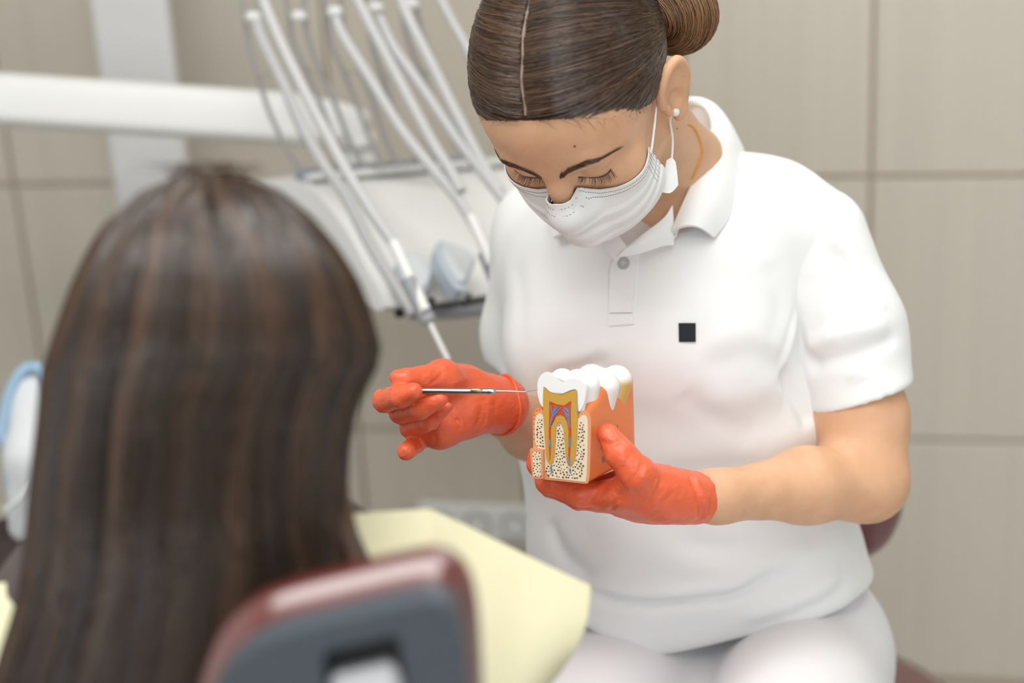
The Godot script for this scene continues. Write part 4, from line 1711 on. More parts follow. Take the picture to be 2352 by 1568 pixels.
func tooth_model() -> void:
	tooth_frame()
	mat("gum", Color(0.91, 0.51, 0.26), 0.35)
	mat("gum_edge", Color(0.90, 0.62, 0.44), 0.5)
	mat("bone", Color(0.93, 0.86, 0.75), 0.6)
	mat("pore", Color(0.36, 0.25, 0.15), 0.8)
	mat("dentin", Color(0.80, 0.62, 0.27), 0.5)
	mat("pulp", Color(0.80, 0.30, 0.12), 0.5)
	mat("vessel", Color(0.45, 0.53, 0.68), 0.45)
	mat("enamel", Color(0.95, 0.95, 0.94), 0.28)
	var c: StandardMaterial3D = M.white_tint.duplicate()
	c.roughness = 0.28
	M["crown"] = c
	var box := tpoly([[195, 1445], [858, 1512], [870, 760], [190, 700]])
	var o := thing("tooth_model", "large cutaway molar model with white crowns, ochre roots and orange gum base", "tooth model", TT * Vector3((box[0].x + box[1].x) / 2, box[0].y, -0.04))
	# gum base: cross-sections from the cut face to the back
	var xl := box[0].x
	var xr := box[1].x
	var yb := (box[0].y + box[1].y) / 2.0
	var yt := tp(835, 655).y
	var g := Geo.new()
	var deep := 0.108
	var ns := 26
	var outline := func(z: float) -> PackedVector2Array:
		var u := -z / deep
		var h := yt + 0.006 + 0.010 * exp(-pow((u - 0.36) / 0.10, 2.0)) - 0.004 * sin(PI * clampf((u - 0.38) / 0.55, 0, 1)) + 0.010 * smoothstep(0.75, 0.97, u)
		h = lerpf(yt, h, smoothstep(0.0, 0.2, u))
		var e := 0.004 * smoothstep(0.90, 1.0, u)
		var wl := xl + e
		var wr := xr - e
		var p := PackedVector2Array([Vector2(wl + 0.002, yb), Vector2(wl, yb + 0.002)])
		for k in 6:
			p.append(Vector2(wl, lerpf(yb + 0.004, h - 0.010, k / 5.0)))
		for k in 9:
			var a := PI - PI * k / 8.0
			p.append(Vector2(wl + 0.006 + 0.006 * cos(a), h - 0.006 + 0.006 * sin(a)))
		for k in 5:
			p.append(Vector2(lerpf(wl + 0.012, wr - 0.012, (k + 0.5) / 5.0), h - 0.012))
		for k in 9:
			var a := PI - PI * k / 8.0
			p.append(Vector2(wr - 0.006 + 0.006 * cos(a), h - 0.006 + 0.006 * sin(a)))
		for k in 6:
			p.append(Vector2(wr, lerpf(h - 0.010, yb + 0.004, k / 5.0)))
		p.append(Vector2(wr, yb + 0.002))
		p.append(Vector2(wr - 0.002, yb))
		return p
	var np := 0
	for s in ns:
		var z := -deep * s / (ns - 1.0)
		var p: PackedVector2Array = outline.call(z)
		np = p.size()
		for q in p:
			g.add(TT * Vector3(q.x, q.y, z), Vector3.UP)
	for s in ns - 1:
		for k in np:
			var a := s * np + k
			var b := s * np + (k + 1) % np
			g.tri(a, b, a + np)
			g.tri(b, b + np, a + np)
	g.normals()
	extrude(g, outline.call(-deep), TT, -deep - 0.0005, -deep)
	extrude(g, outline.call(0.0), TT, -0.0005, 0.0)
	part("gum_base", g, M.gum, o)
	# crowns
	var f := Field.new()
	var cx := (tp(240, 400).x + tp(825, 400).x) / 2.0
	var hw := (tp(825, 400).x - tp(240, 400).x) / 2.0
	var ytop := tp(390, 185).y
	var ylow := yt - 0.004
	for z in [0.0, -0.025]:
		for q in [-1.0, 1.0]:
			f.cap(TT * Vector3(cx + q * hw * 0.36, ylow, z), TT * Vector3(cx + q * hw * 0.50, ytop - 0.0125 - (0.002 if q > 0 else 0.0), z), 0.0105, 0.0122, 0.010)
	f.ell(TT * Vector3(cx, ytop + 0.004, -0.010), TT.basis, Vector3(0.004, 0.006, 0.02), 0.006, -1)
	f.keep(TT.origin, -TT.basis.z, 0.0008)
	var b2 := Field.new()
	for z in [-0.054, -0.083]:
		for q in [-1.0, 1.0]:
			b2.cap(TT * Vector3(cx + 0.002 + q * 0.0085, ylow - 0.008, z + (0.006 if z < -0.06 else 0.0)), TT * Vector3(cx + 0.002 + q * 0.0125, ytop - 0.0205, z), 0.0120, 0.0150, 0.010)
	b2.ell(TT * Vector3(cx + 0.002, ytop - 0.003, -0.068), TT.basis, Vector3(0.004, 0.006, 0.018), 0.006, -1)
	var cc := TT * Vector3(cx, ytop - 0.02, -0.04)
	for fi in 2:
		g = Geo.new()
		nets(g, f if fi == 0 else b2, cc - Vector3.ONE * 0.075, cc + Vector3.ONE * 0.075, 0.0014, 1)
		var inv := TT.affine_inverse()
		for k in g.v.size():
			var l := inv * g.v[k]
			# the second molar's neck is painted ochre
			var w := 0.0 if fi == 0 else smoothstep(yt + 0.019, yt + 0.009, l.y) * smoothstep(-0.060, -0.076, l.z)
			g.c[k] = lin(0.95, 0.95, 0.94).lerp(lin(0.83, 0.68, 0.33), w)
		part("crown", g, M.crown, o)
	# layers of the cut face
	g = Geo.new()
	extrude(g, round_poly(tpoly([[195, 1445], [185, 1100], [183, 780], [195, 690], [220, 635], [250, 612], [290, 622], [320, 660], [720, 700], [745, 660], [790, 632], [835, 655], [868, 700], [880, 760], [870, 1200], [858, 1512], [800, 1516], [560, 1488], [330, 1466]]), 2), TT, 0.0, 0.0008)
	part("gum_rim", g, M.gum_edge, o)
	var bone := round_poly(tpoly([[330, 1440], [330, 1100], [215, 1085], [205, 800], [222, 705], [262, 668], [300, 690], [312, 730], [720, 745], [760, 705], [800, 685], [830, 715], [846, 780], [838, 1200], [826, 1490], [790, 1492], [560, 1464]]), 1)
	g = Geo.new()
	extrude(g, bone, TT, 0.0, 0.0013)
	part("bone", g, M.bone, o)
	var dent := tpoly([[318, 352], [345, 365], [400, 410], [470, 432], [540, 438], [600, 415], [660, 392], [715, 395], [725, 500], [728, 700], [722, 900], [710, 1100], [695, 1220], [660, 1290], [630, 1310], [600, 1270], [580, 1150], [572, 1000], [565, 880], [540, 800], [505, 770], [475, 800], [460, 900], [458, 1050], [450, 1180], [430, 1260], [395, 1285], [360, 1240], [345, 1150], [335, 1000], [322, 800], [312, 600], [312, 450]])
	g = Geo.new()
	extrude(g, round_poly(dent, 1), TT, 0.0, 0.0022)
	var dn := part("dentin", g, M.dentin, o)
	g = Geo.new()
	extrude(g, round_poly(tpoly([[388, 515], [415, 545], [450, 560], [500, 560], [560, 575], [600, 565], [645, 518], [652, 530], [642, 600], [645, 750], [655, 900], [645, 1050], [635, 1200], [628, 1290], [616, 1280], [620, 1100], [625, 900], [612, 790], [580, 710], [530, 680], [480, 690], [440, 740], [412, 800], [405, 900], [408, 1000], [402, 1200], [392, 1250], [386, 1100], [382, 900], [388, 750], [390, 620]]), 1), TT, 0.0, 0.0025)
	part("pulp", g, M.pulp, dn)
	for v in [[[405, 565], [412, 620], [425, 690], [400, 800]], [[452, 600], [435, 690]], [[532, 600], [475, 660], [430, 715]], [[552, 622], [600, 680], [622, 740]], [[634, 580], [620, 680], [628, 790]], [[395, 980], [402, 1075]], [[640, 945], [632, 1080]], [[622, 1190], [630, 1280]], [[405, 1300], [412, 1385]], [[630, 1330], [638, 1385]], [[470, 570], [455, 640], [415, 690]], [[500, 585], [450, 650]], [[590, 600], [620, 650]], [[560, 600], [605, 640], [630, 700]], [[440, 690], [415, 760], [398, 830]], [[605, 720], [625, 790], [632, 850]], [[480, 640], [445, 690]], [[575, 650], [600, 720]]]:
		var pp := []
		for q in v:
			var w := tp(q[0], q[1])
			pp.append(TT * Vector3(w.x, w.y, 0.0026 if q[1] < 1290 else 0.0015))
		g = Geo.new()
		var last: bool = v[0][1] > 930
		tube(g, smooth_path(pp, 6), func(t: float) -> float: return (0.0009 if last else 0.0006) * (0.7 + 0.5 * sin(PI * t)), 6)
		part("vessel", g, M.vessel, dn)
	g = Geo.new()
	extrude(g, round_poly(tpoly([[240, 330], [250, 265], [280, 215], [330, 172], [390, 182], [440, 215], [500, 265], [545, 302], [590, 265], [650, 248], [720, 255], [790, 300], [825, 345], [820, 450], [800, 560], [765, 620], [735, 665], [727, 560], [716, 395], [660, 392], [600, 415], [540, 438], [470, 432], [400, 410], [345, 365], [316, 345], [314, 600], [290, 582], [262, 520], [245, 430]]), 2), TT, 0.0, 0.0017)
	part("enamel_section", g, M.enamel, o)
	# the bright line under the enamel
	g = Geo.new()
	var ln := []
	for q in [[316, 348], [345, 362], [400, 408], [470, 430], [540, 437], [600, 413], [660, 390], [715, 394], [724, 520], [727, 690]]:
		var w := tp(q[0], q[1])
		ln.append(TT * Vector3(w.x, w.y, 0.0022))
	tube(g, smooth_path(ln, 6), func(t: float) -> float: return 0.00035, 6)
	part("enamel_line", g, M.steel, o)
	# little block standing proud at the lower left
	g = Geo.new()
	extrude(g, tpoly([[170, 1092], [328, 1098], [324, 1446], [196, 1440]]), TT, 0.0, 0.0045)
	var bl := part("bone_block", g, M.gum_edge, o)
	g = Geo.new()
	var inner := tpoly([[198, 1122], [302, 1126], [302, 1420], [214, 1416]])
	extrude(g, inner, TT, 0.0, 0.0049)
	part("bone_window", g, M.bone, bl)
	# pores of the spongy bone
	var r := RandomNumberGenerator.new()
	r.seed = 9
	g = Geo.new()
	var solid := round_poly(tpoly([[345, 1430], [345, 1290], [395, 1310], [440, 1280], [470, 1180], [478, 900], [492, 830], [507, 800], [525, 830], [552, 900], [560, 1150], [585, 1280], [630, 1330], [680, 1300], [712, 1220], [735, 900], [742, 790], [775, 770], [805, 800], [800, 1100], [780, 1470], [560, 1440]]), 1)
	var leftp := tpoly([[235, 1080], [235, 800], [262, 735], [295, 745], [300, 900], [318, 1080]])
	var done := []
	for k in 9000:
		var q := tp(r.randf_range(200, 810), r.randf_range(720, 1480))
		var zz := 0.0014
		if Geometry2D.is_point_in_polygon(q, inner):
			zz = 0.0050
		elif not (Geometry2D.is_point_in_polygon(q, solid) or Geometry2D.is_point_in_polygon(q, leftp)):
			continue
		var free := true
		for p in done:
			if p.distance_squared_to(q) < 0.00225 * 0.00225:
				free = false
				break
		if not free:
			continue
		done.append(q)
		var blob := PackedVector2Array()
		var ph := r.randf() * TAU
		var sz := r.randf_range(0.0006, 0.00105) * (0.75 if zz > 0.004 else 1.0)
		for j in 7:
			var a := ph + TAU * j / 7.0
			blob.append(q + Vector2(cos(a) * 1.1, sin(a)) * sz * r.randf_range(0.65, 1.2))
		extrude(g, blob, TT, zz - 0.0002, zz)
	var po := part("bone_pores", g, M.pore, o)
	po.set_meta("kind", "stuff")
	# dimples along the gum's cut edge
	g = Geo.new()
	for q in [[205, 690], [200, 740], [196, 800], [196, 860], [196, 920], [198, 980], [232, 640], [262, 628]]:
		var w := tp(q[0], q[1])
		ball(g, TT * Vector3(w.x, w.y, 0.0008), Basis.from_scale(Vector3.ONE * 0.0006), 4)
	var di := part("gum_dimples", g, M.pulp, o)
	di.set_meta("kind", "stuff")
	# printing on the gum's side
	var sx := Transform3D(TT.basis * Basis(Vector3.UP, PI / 2), TT.origin)
	var tm := TextMesh.new()
	var fo := SystemFont.new()
	fo.font_names = PackedStringArray(["Droid Sans"])
	tm.font = fo
	tm.text = "HTM"
	tm.font_size = 16
	tm.pixel_size = 0.00052
	tm.depth = 0.0003
	var txt := MeshInstance3D.new()
	txt.name = "printed_letters"
	txt.mesh = tm
	txt.material_override = M.vessel
	o.add_child(txt)
	txt.transform = Transform3D(sx.basis, TT * Vector3(xr + 0.0003, yb + 0.0145, -0.0355) - o.position)
	g = Geo.new()
	for m in [[[-0.062, 0.040], [-0.062, 0.032]], [[-0.068, 0.032], [-0.0625, 0.029]], [[-0.026, 0.031], [-0.027, 0.024]]]:
		tube(g, PackedVector3Array([TT * Vector3(xr, yb + m[0][1], m[0][0]), TT * Vector3(xr, yb + m[1][1], m[1][0])]), func(t: float) -> float: return 0.0005, 6)
	var gr := part("groove_mark", g, M.pulp, o)
	gr.set_meta("kind", "stuff")
	probe()


func probe() -> void:
	var a := at(905, 897, 1.474)
	var b := at(1140, 898, 1.470)
	var o := thing("dental_probe", "thin steel dental probe held in an orange glove, pointing at the crown", "probe", a)
	var ax := (b - a).normalized()
	var x := Transform3D(Basis(Quaternion(Vector3.UP, ax)), a)
	var l := a.distance_to(b)
	var g := Geo.new()
	lathe(g, x, [Vector2(0, -0.004), Vector2(0.0018, -0.003), Vector2(0.00265, 0.0), Vector2(0.00265, l - 0.030), Vector2(0.0028, l - 0.022), Vector2(0.0026, l - 0.010), Vector2(0.0030, l - 0.006), Vector2(0.0029, l - 0.003), Vector2(0.0019, l)], 16)
	part("handle", g, M.steel, o)
	g = Geo.new()
	# the flat for the finger near the working end
	ball(g, a + ax * (l - 0.018) + cd(0, 0.0003, 0.0022), Basis(ax * 0.0065, cd(0, 1, 0) * 0.0021, cd(0, 0, 1) * 0.0009), 8)
	part("grip_flat", g, M.brass, o)
	g = Geo.new()
	tube(g, smooth_path([b - ax * 0.002, at(1165, 898, 1.470), at(1188, 899, 1.470), at(1207, 899.5, 1.470), at(1216, 898, 1.471), at(1242, 894, 1.474)], 8), func(t: float) -> float: return lerpf(0.0013, 0.00015, pow(t, 0.7)), 10)
	part("working_tip", g, M.steel, o)
	g = Geo.new()
	tube(g, smooth_path([a, at(890, 894, 1.486), at(878, 893, 1.496), at(868, 896, 1.510)], 6), func(t: float) -> float: return lerpf(0.0014, 0.0006, t), 8)
	part("end_hook", g, M.steel, o)


# ---------------------------------------------------------------- the delivery unit, its arm and hoses
func rod(g: Geo, pts: Array, d0: float, d1: float, r: float, sides := 8) -> void:   # a tube through pixels, the depth going from d0 to d1
	var p := []
	for k in pts.size():
		p.append(at(pts[k][0], pts[k][1], lerpf(d0, d1, k / float(pts.size() - 1))))
	tube(g, smooth_path(p, 8), func(t: float) -> float: return r, sides)


func loft(g: Geo, secs: Array, closed := true) -> void:   # a skin over rings of equally many points
	var n: int = secs[0].size()
	var k0 := g.v.size()
	var i0 := g.i.size()
	for s in secs:
		for p in s:
			g.add(p, Vector3.UP)
	for s in secs.size() - 1:
		for k in (n if closed else n - 1):
			var a := k0 + s * n + k
			var b := k0 + s * n + (k + 1) % n
			g.tri(a, a + n, b)
			g.tri(b, a + n, b + n)
	g.normals(k0, i0)


func cap_ring(g: Geo, ring: PackedVector3Array, out: Vector3) -> void:   # closes the end of a loft
	var m := Vector3.ZERO
	for p in ring:
		m += p
	m /= ring.size()
	var c := g.add(m, out)
	var k0 := g.v.size()
	for p in ring:
		g.add(p, out)
	for k in ring.size():
		var a := k0 + k
		var b := k0 + (k + 1) % ring.size()
		if (g.v[a] - m).cross(g.v[b] - m).dot(out) > 0:
			g.tri(c, b, a)
		else:
			g.tri(c, a, b)


func dental_unit() -> void:
	# the upright column behind the arm
	var cp := at(322, 200, 2.72)
	var col := thing("white_column", "tall white square column behind the horizontal white arm", "column", Vector3(cp.x, 0, cp.z))
	var g := Geo.new()
	boxg(g, Transform3D(Basis(Vector3.UP, YAW), Vector3(cp.x, 1.35, cp.z)), Vector3(0.130, 2.69, 0.03), 0.008)
	part("post", g, M.column, col)
	g = Geo.new()
	boxg(g, Transform3D(Basis(Vector3.UP, YAW), Vector3(cp.x, 0.02, cp.z)), Vector3(0.20, 0.04, 0.16), 0.01)
	part("foot", g, M.column, col)
	# the arm
	var o := thing("dental_unit", "white instrument console on a horizontal white arm beside the dentist", "dental unit", at(900, 560, 2.15))
	var a0 := at(-700, 180, 2.42)
	var a1 := at(800, 283, 2.42)
	var ax := (a1 - a0).normalized()
	var up := (cd(0, 1, 0) - ax * cd(0, 1, 0).dot(ax)).normalized()
	var fw := ax.cross(up)
	var secs := []
	for s in 30:
		var t := s / 29.0
		var c := a0.lerp(a1, t)
		var h := 0.0375
		if s >= 26:
			h *= sqrt(maxf(1.0 - pow((s - 25.5) / 4.0, 2.0), 0.02))
		var ring := PackedVector3Array()
		for k in 24:
			var a := TAU * k / 24.0
			var q := Vector2(signf(cos(a)) * pow(absf(cos(a)), 0.45), signf(sin(a)) * pow(absf(sin(a)), 0.45))
			ring.append(c + up * q.y * h + fw * q.x * h * 0.9 + ax * (0.028 * (s - 25) / 4.0 if s > 25 else 0.0))
		secs.append(ring)
	g = Geo.new()
	loft(g, secs)
	cap_ring(g, secs[-1], ax)
	cap_ring(g, secs[0], -ax)
	part("arm", g, M.white_plastic, o)
	g = Geo.new()
	lathe(g, Transform3D(Basis(), Vector3(a0.x, 0, a0.z)), [Vector2(0, a0.y + 0.05), Vector2(0.045, a0.y + 0.05), Vector2(0.05, a0.y + 0.04), Vector2(0.05, 0.06), Vector2(0.16, 0.05), Vector2(0.17, 0.0), Vector2(0, 0.0)], 28)
	part("stand", g, M.white_plastic, o)
	g = Geo.new()
	var jp := at(826, 338, 2.42)
	var jup := Vector3.UP
	lathe(g, Transform3D(Basis(), jp), [Vector2(0, 0.02), Vector2(0.024, 0.02), Vector2(0.024, 0.003), Vector2(0.021, 0.002), Vector2(0.021, -0.002), Vector2(0.024, -0.003), Vector2(0.024, -0.07), Vector2(0, -0.07)], 24)
	part("arm_joint", g, M.white_plastic, o)
	g = Geo.new()
	lathe(g, Transform3D(Basis(), jp + Vector3(0, 0.0, 0)), [Vector2(0.0225, 0.006), Vector2(0.0246, 0.005), Vector2(0.0246, -0.001), Vector2(0.0225, -0.002)], 24)
	part("joint_ring", g, M.grey_plastic, o)
	# the console: a curved profile drawn out to the right
	var prof := smooth_path([at(612, 408, 2.26), at(690, 420, 2.20), at(745, 462, 2.15), at(800, 535, 2.10), at(846, 625, 2.07), at(884, 716, 2.05)], 6)
	var backp := [at(862, 716, 2.14), at(800, 690, 2.26), at(700, 560, 2.36), at(620, 440, 2.40), at(590, 412, 2.36)]
	for p in backp:
		prof.append(p)
	var run := at(1135, 681, 2.145) - at(884, 716, 2.05)
	secs = []
	for s in 10:
		var t := s / 9.0
		var ring := PackedVector3Array()
		var mid := Vector3.ZERO
		for p in prof:
			mid += p
		mid /= prof.size()
		var e := 0.0 if s > 0 and s < 9 else 0.02
		for p in prof:
			ring.append(p.lerp(mid, e) + run * (t * 2.1 + (0.015 if s == 1 else 0.0) - (0.015 if s == 8 else 0.0)))
		secs.append(ring)
	g = Geo.new()
	loft(g, secs)
	cap_ring(g, secs[0], -run.normalized())
	cap_ring(g, secs[-1], run.normalized())
	part("console", g, M.white_plastic, o)
	# ridge along the console's upper edge and the dark cradles behind it
	var rn := run.normalized()
	g = Geo.new()
	var e0 := at(690, 416, 2.195)
	var cb := Basis(rn, cd(0, 1, 0), rn.cross(cd(0, 1, 0))).orthonormalized()
	boxg(g, Transform3D(cb, e0 + run * 1.1 + cd(0, 0.004, 0)), Vector3(run.length() * 2.05, 0.010, 0.03), 0.004)
	part("top_ridge", g, M.white_plastic, o)
	for k in 5:
		g = Geo.new()
		boxg(g, Transform3D(cb, e0 + run * (0.12 + 0.36 * k) + cd(0, 0.010, -0.03)), Vector3(0.052, 0.020, 0.03), 0.004)
		part("cradle", g, M.cradle, o)
	# leaf shaped grips on the front
	var panel_n := cd(-0.35, 0.35, 0.87).normalized()
	for q in [[[905, 640], [912, 590], [945, 588], [985, 612], [992, 640], [968, 688], [950, 690]], [[996, 566], [1012, 561], [1050, 572], [1086, 596], [1088, 610], [1066, 668], [1052, 677], [1036, 664], [1000, 600]]]:
		var wf := at(q[0][0], q[0][1], 2.06 if q[0][0] < 950 else 2.085)
		var bx := Basis(rn, panel_n.cross(rn).normalized(), panel_n).orthonormalized()
		var x := Transform3D(bx, wf)
		var poly := PackedVector2Array()
		for p in q:
			var d := (at(p[0], p[1], 1.0) - CT.origin).normalized()
			var t := (wf - CT.origin).dot(bx.z) / d.dot(bx.z)
			var w := x.affine_inverse() * (CT.origin + d * t)
			poly.append(Vector2(w.x, w.y))
		g = Geo.new()
		extrude(g, round_poly(poly, 2), x, -0.015, 0.006)
		part("grip", g, M.leaf, o)
		g = Geo.new()
		var cen := Vector2.ZERO
		for p in poly:
			cen += p / poly.size()
		var small := PackedVector2Array()
		for p in poly:
			small.append(cen + (p - cen) * 0.80 + Vector2(0.003, 0.002))
		extrude(g, round_poly(small, 2), x, 0.006, 0.010)
		part("grip_face", g, M.leaf_face, o)
	# rubber feet and the tray below
	for q in [[918, 720, 2.08], [1072, 690, 2.13]]:
		g = Geo.new()
		var p := at(q[0], q[1], q[2])
		lathe(g, Transform3D(Basis(), p), [Vector2(0, 0.01), Vector2(0.006, 0.01), Vector2(0.007, -0.002), Vector2(0.005, -0.004), Vector2(0, -0.004)], 16)
		part("rubber_foot", g, M.dark_plastic, o)
	g = Geo.new()
	boxg(g, Transform3D(cb, at(1085, 705, 2.20)), Vector3(0.14, 0.018, 0.12), 0.006)
	part("lower_tray", g, M.grey_plastic, o)
	# the swinging whip arms: pairs of thin rods with white clips
	var rods := [
		[[[558, -40], [562, 40], [572, 110], [592, 175], [618, 255], [655, 335], [690, 392]], [[592, -40], [596, 40], [606, 90], [635, 160], [668, 250], [700, 320], [735, 375]], [583, 40]],
		[[[660, -40], [664, 40], [672, 90], [698, 150], [735, 235], [765, 320], [800, 390]], [[696, -40], [701, 40], [710, 95], [742, 175], [778, 260], [806, 330], [838, 385]], [687, 38]],
		[[[748, -40], [752, 40], [762, 100], [790, 165], [820, 240], [850, 320], [880, 385]], [[782, -40], [786, 40], [798, 90], [830, 165], [862, 250], [890, 330], [915, 380]], [770, 28]],
		[[[838, -40], [844, 40], [855, 105], [878, 175], [905, 250], [935, 320], [965, 378]], [[868, -40], [876, 40], [890, 95], [918, 175], [950, 250], [985, 330], [1015, 375]], [863, 18]],
		[[[920, -40], [926, 40], [938, 95], [968, 165], [1000, 240], [1035, 310], [1070, 365]], [[952, -40], [960, 40], [976, 95], [1008, 170], [1040, 250], [1078, 320], [1110, 362]], [945, 10]],
	]
	for k in rods.size():
		var w := thing("whip_arm", ["pair of thin grey rods with a white clip, leftmost above the console", "pair of thin grey rods with a white clip, second from the left", "pair of thin grey rods with a white clip, in the middle of the five", "pair of thin grey rods with a white clip, second from the dentist's head", "pair of thin grey rods with a white clip, nearest the dentist's head"][k], "hose arm", at(rods[k][0][6][0], rods[k][0][6][1], 2.24), "whip arms of the console")
		for j in 2:
			g = Geo.new()
			var pts: Array = rods[k][j].duplicate()
			pts.push_front([rods[k][2][0] + (4 if j == 0 else 16), -165])
			pts.push_front([rods[k][2][0] + 18, -200])
			rod(g, pts, 2.18, 2.24, 0.0038)
			part("rod", g, M.hose_dark, w)
		g = Geo.new()
		boxg(g, Transform3D(CT.basis, at(rods[k][2][0], rods[k][2][1], 2.195)), Vector3(0.020, 0.014, 0.018), 0.004)
		part("clip", g, M.white_plastic, w)
		g = Geo.new()
		var m0: Array = rods[k][0][3]
		var m1: Array = rods[k][1][3]
		rod(g, [m0, [(m0[0] + m1[0]) / 2.0, (m0[1] + m1[1]) / 2.0], m1], 2.21, 2.21, 0.0016, 6)
		part("spacer", g, M.hose_dark, w)
	# hoses with their handpieces
	var hoses := [
		[[[590, 50], [600, 85], [628, 145], [662, 215], [700, 300], [742, 375], [790, 445], [850, 560], [905, 650], [950, 720]], 2.16, 2.03, 0.0075, "grey instrument hose running down behind the bright syringe hose"],
		[[[596, -40], [608, 10], [648, 105], [700, 212], [756, 320], [800, 400], [850, 480], [905, 560]], 2.12, 1.98, 0.0072, "light grey hose of the syringe that hangs over the console front"],
		[[[772, 45], [792, 90], [852, 185], [920, 295], [985, 378], [1042, 445], [1085, 510], [1115, 570], [1145, 640]], 2.14, 2.02, 0.0070, "light grey hose curving down to the handpiece beside the shirt"],
		[[[805, -40], [828, 15], [880, 115], [935, 220], [992, 325], [1030, 385], [1060, 440]], 2.16, 2.06, 0.0072, "light grey hose in the middle of the bundle above the console"],
		[[[872, 40], [905, 110], [962, 190], [1040, 305], [1100, 385], [1150, 450], [1175, 490]], 2.14, 2.04, 0.0070, "light grey hose ending behind the white shoulder"],
		[[[908, -40], [935, 35], [985, 135], [1050, 265], [1105, 370], [1150, 440]], 2.16, 2.06, 0.0070, "light grey hose running close past the dentist's forehead"],
		[[[995, -40], [1030, 35], [1072, 110], [1100, 170], [1130, 240]], 2.20, 2.12, 0.0062, "pale grey hose vanishing behind the dentist's brown hair"],
	]
	for k in hoses.size():
		var h: Array = hoses[k]
		var e: Array = h[0][-1]
		var t := thing("instrument_hose", h[4], "hose", at(e[0], e[1], h[2]), "hoses of the console")
		g = Geo.new()
		var hp0: Array = h[0].duplicate()
		if hp0[0][1] < 0:
			hp0.push_front([hp0[0][0] - 26, -120])
			hp0.push_front([hp0[0][0] - 20, -185])
		rod(g, hp0, h[1], h[2], h[3], 10)
		part("hose", g, M.hose, t)
		if k == 1:
			g = Geo.new()
			rod(g, [[903, 556], [940, 635], [978, 714]], 1.98, 1.95, 0.0072, 12)
			part("handle", g, M.white_plastic, t)
			g = Geo.new()
			rod(g, [[935, 640], [960, 690], [985, 738]], 1.962, 1.955, 0.0098, 12)
			part("sleeve", g, M.grey_plastic, t)
			g = Geo.new()
			boxg(g, Transform3D(CT.basis, at(990, 695, 1.955)), Vector3(0.010, 0.014, 0.012), 0.003)
			part("trigger", g, M.dark_plastic, t)
			g = Geo.new()
			rod(g, [[984, 734], [1006, 780], [1030, 828]], 1.955, 1.94, 0.0034, 10)
			part("nozzle", g, M.white_plastic, t)
		if k == 2:
			g = Geo.new()
			rod(g, [[1080, 495], [1105, 550], [1130, 606]], 2.00, 1.985, 0.0065, 12)
			part("handle", g, M.white_plastic, t)
			g = Geo.new()
			rod(g, [[1112, 580], [1128, 620], [1142, 655]], 2.005, 1.995, 0.0085, 12)
			part("sleeve", g, M.grey_plastic, t)


func wall_at(px: float, py: float, out := 0.0) -> Vector3:   # where the line of sight meets the tiled wall
	var d := (at(px, py, 1.0) - CT.origin).normalized()
	var p0 := WN * (-WALL + out)
	return CT.origin + d * ((p0 - CT.origin).dot(WN) / d.dot(WN))


func sockets() -> void:
	var a := wall_at(964, 1190, 0.004)
	var b := wall_at(1236, 1200, 0.004)
	var mid := (a + b) / 2
	mid.y = (a.y + b.y) / 2
	var o := thing("wall_socket_strip", "white strip of wall sockets low on the tiled wall beside the shirt", "socket", mid)
	var bs := Basis(Vector3.UP, YAW)
	var g := Geo.new()
	boxg(g, Transform3D(bs, mid + WN * 0.006), Vector3(a.distance_to(b), 0.074, 0.012), 0.004)
	part("frame", g, M.white_plastic, o)
	for px in [1011, 1097, 1183]:
		var c := wall_at(px, 1203, 0.016)
		c.y = mid.y - 0.003
		g = Geo.new()
		var up := Basis(Quaternion(Vector3.UP, WN))
		lathe(g, Transform3D(up, c), [Vector2(0.026, -0.001), Vector2(0.026, 0.003), Vector2(0.0235, 0.004), Vector2(0.0205, 0.002), Vector2(0.0195, -0.008), Vector2(0, -0.008)], 28)
		var s := part("socket", g, M.socket, o)
		for q in [-1.0, 1.0]:
			g = Geo.new()
			lathe(g, Transform3D(up, c + WT * 0.0095 * q + WN * -0.0078), [Vector2(0.0028, 0.0), Vector2(0.0028, 0.001), Vector2(0, 0.001)], 12)
			part("pin_hole", g, M.dark_plastic, s)


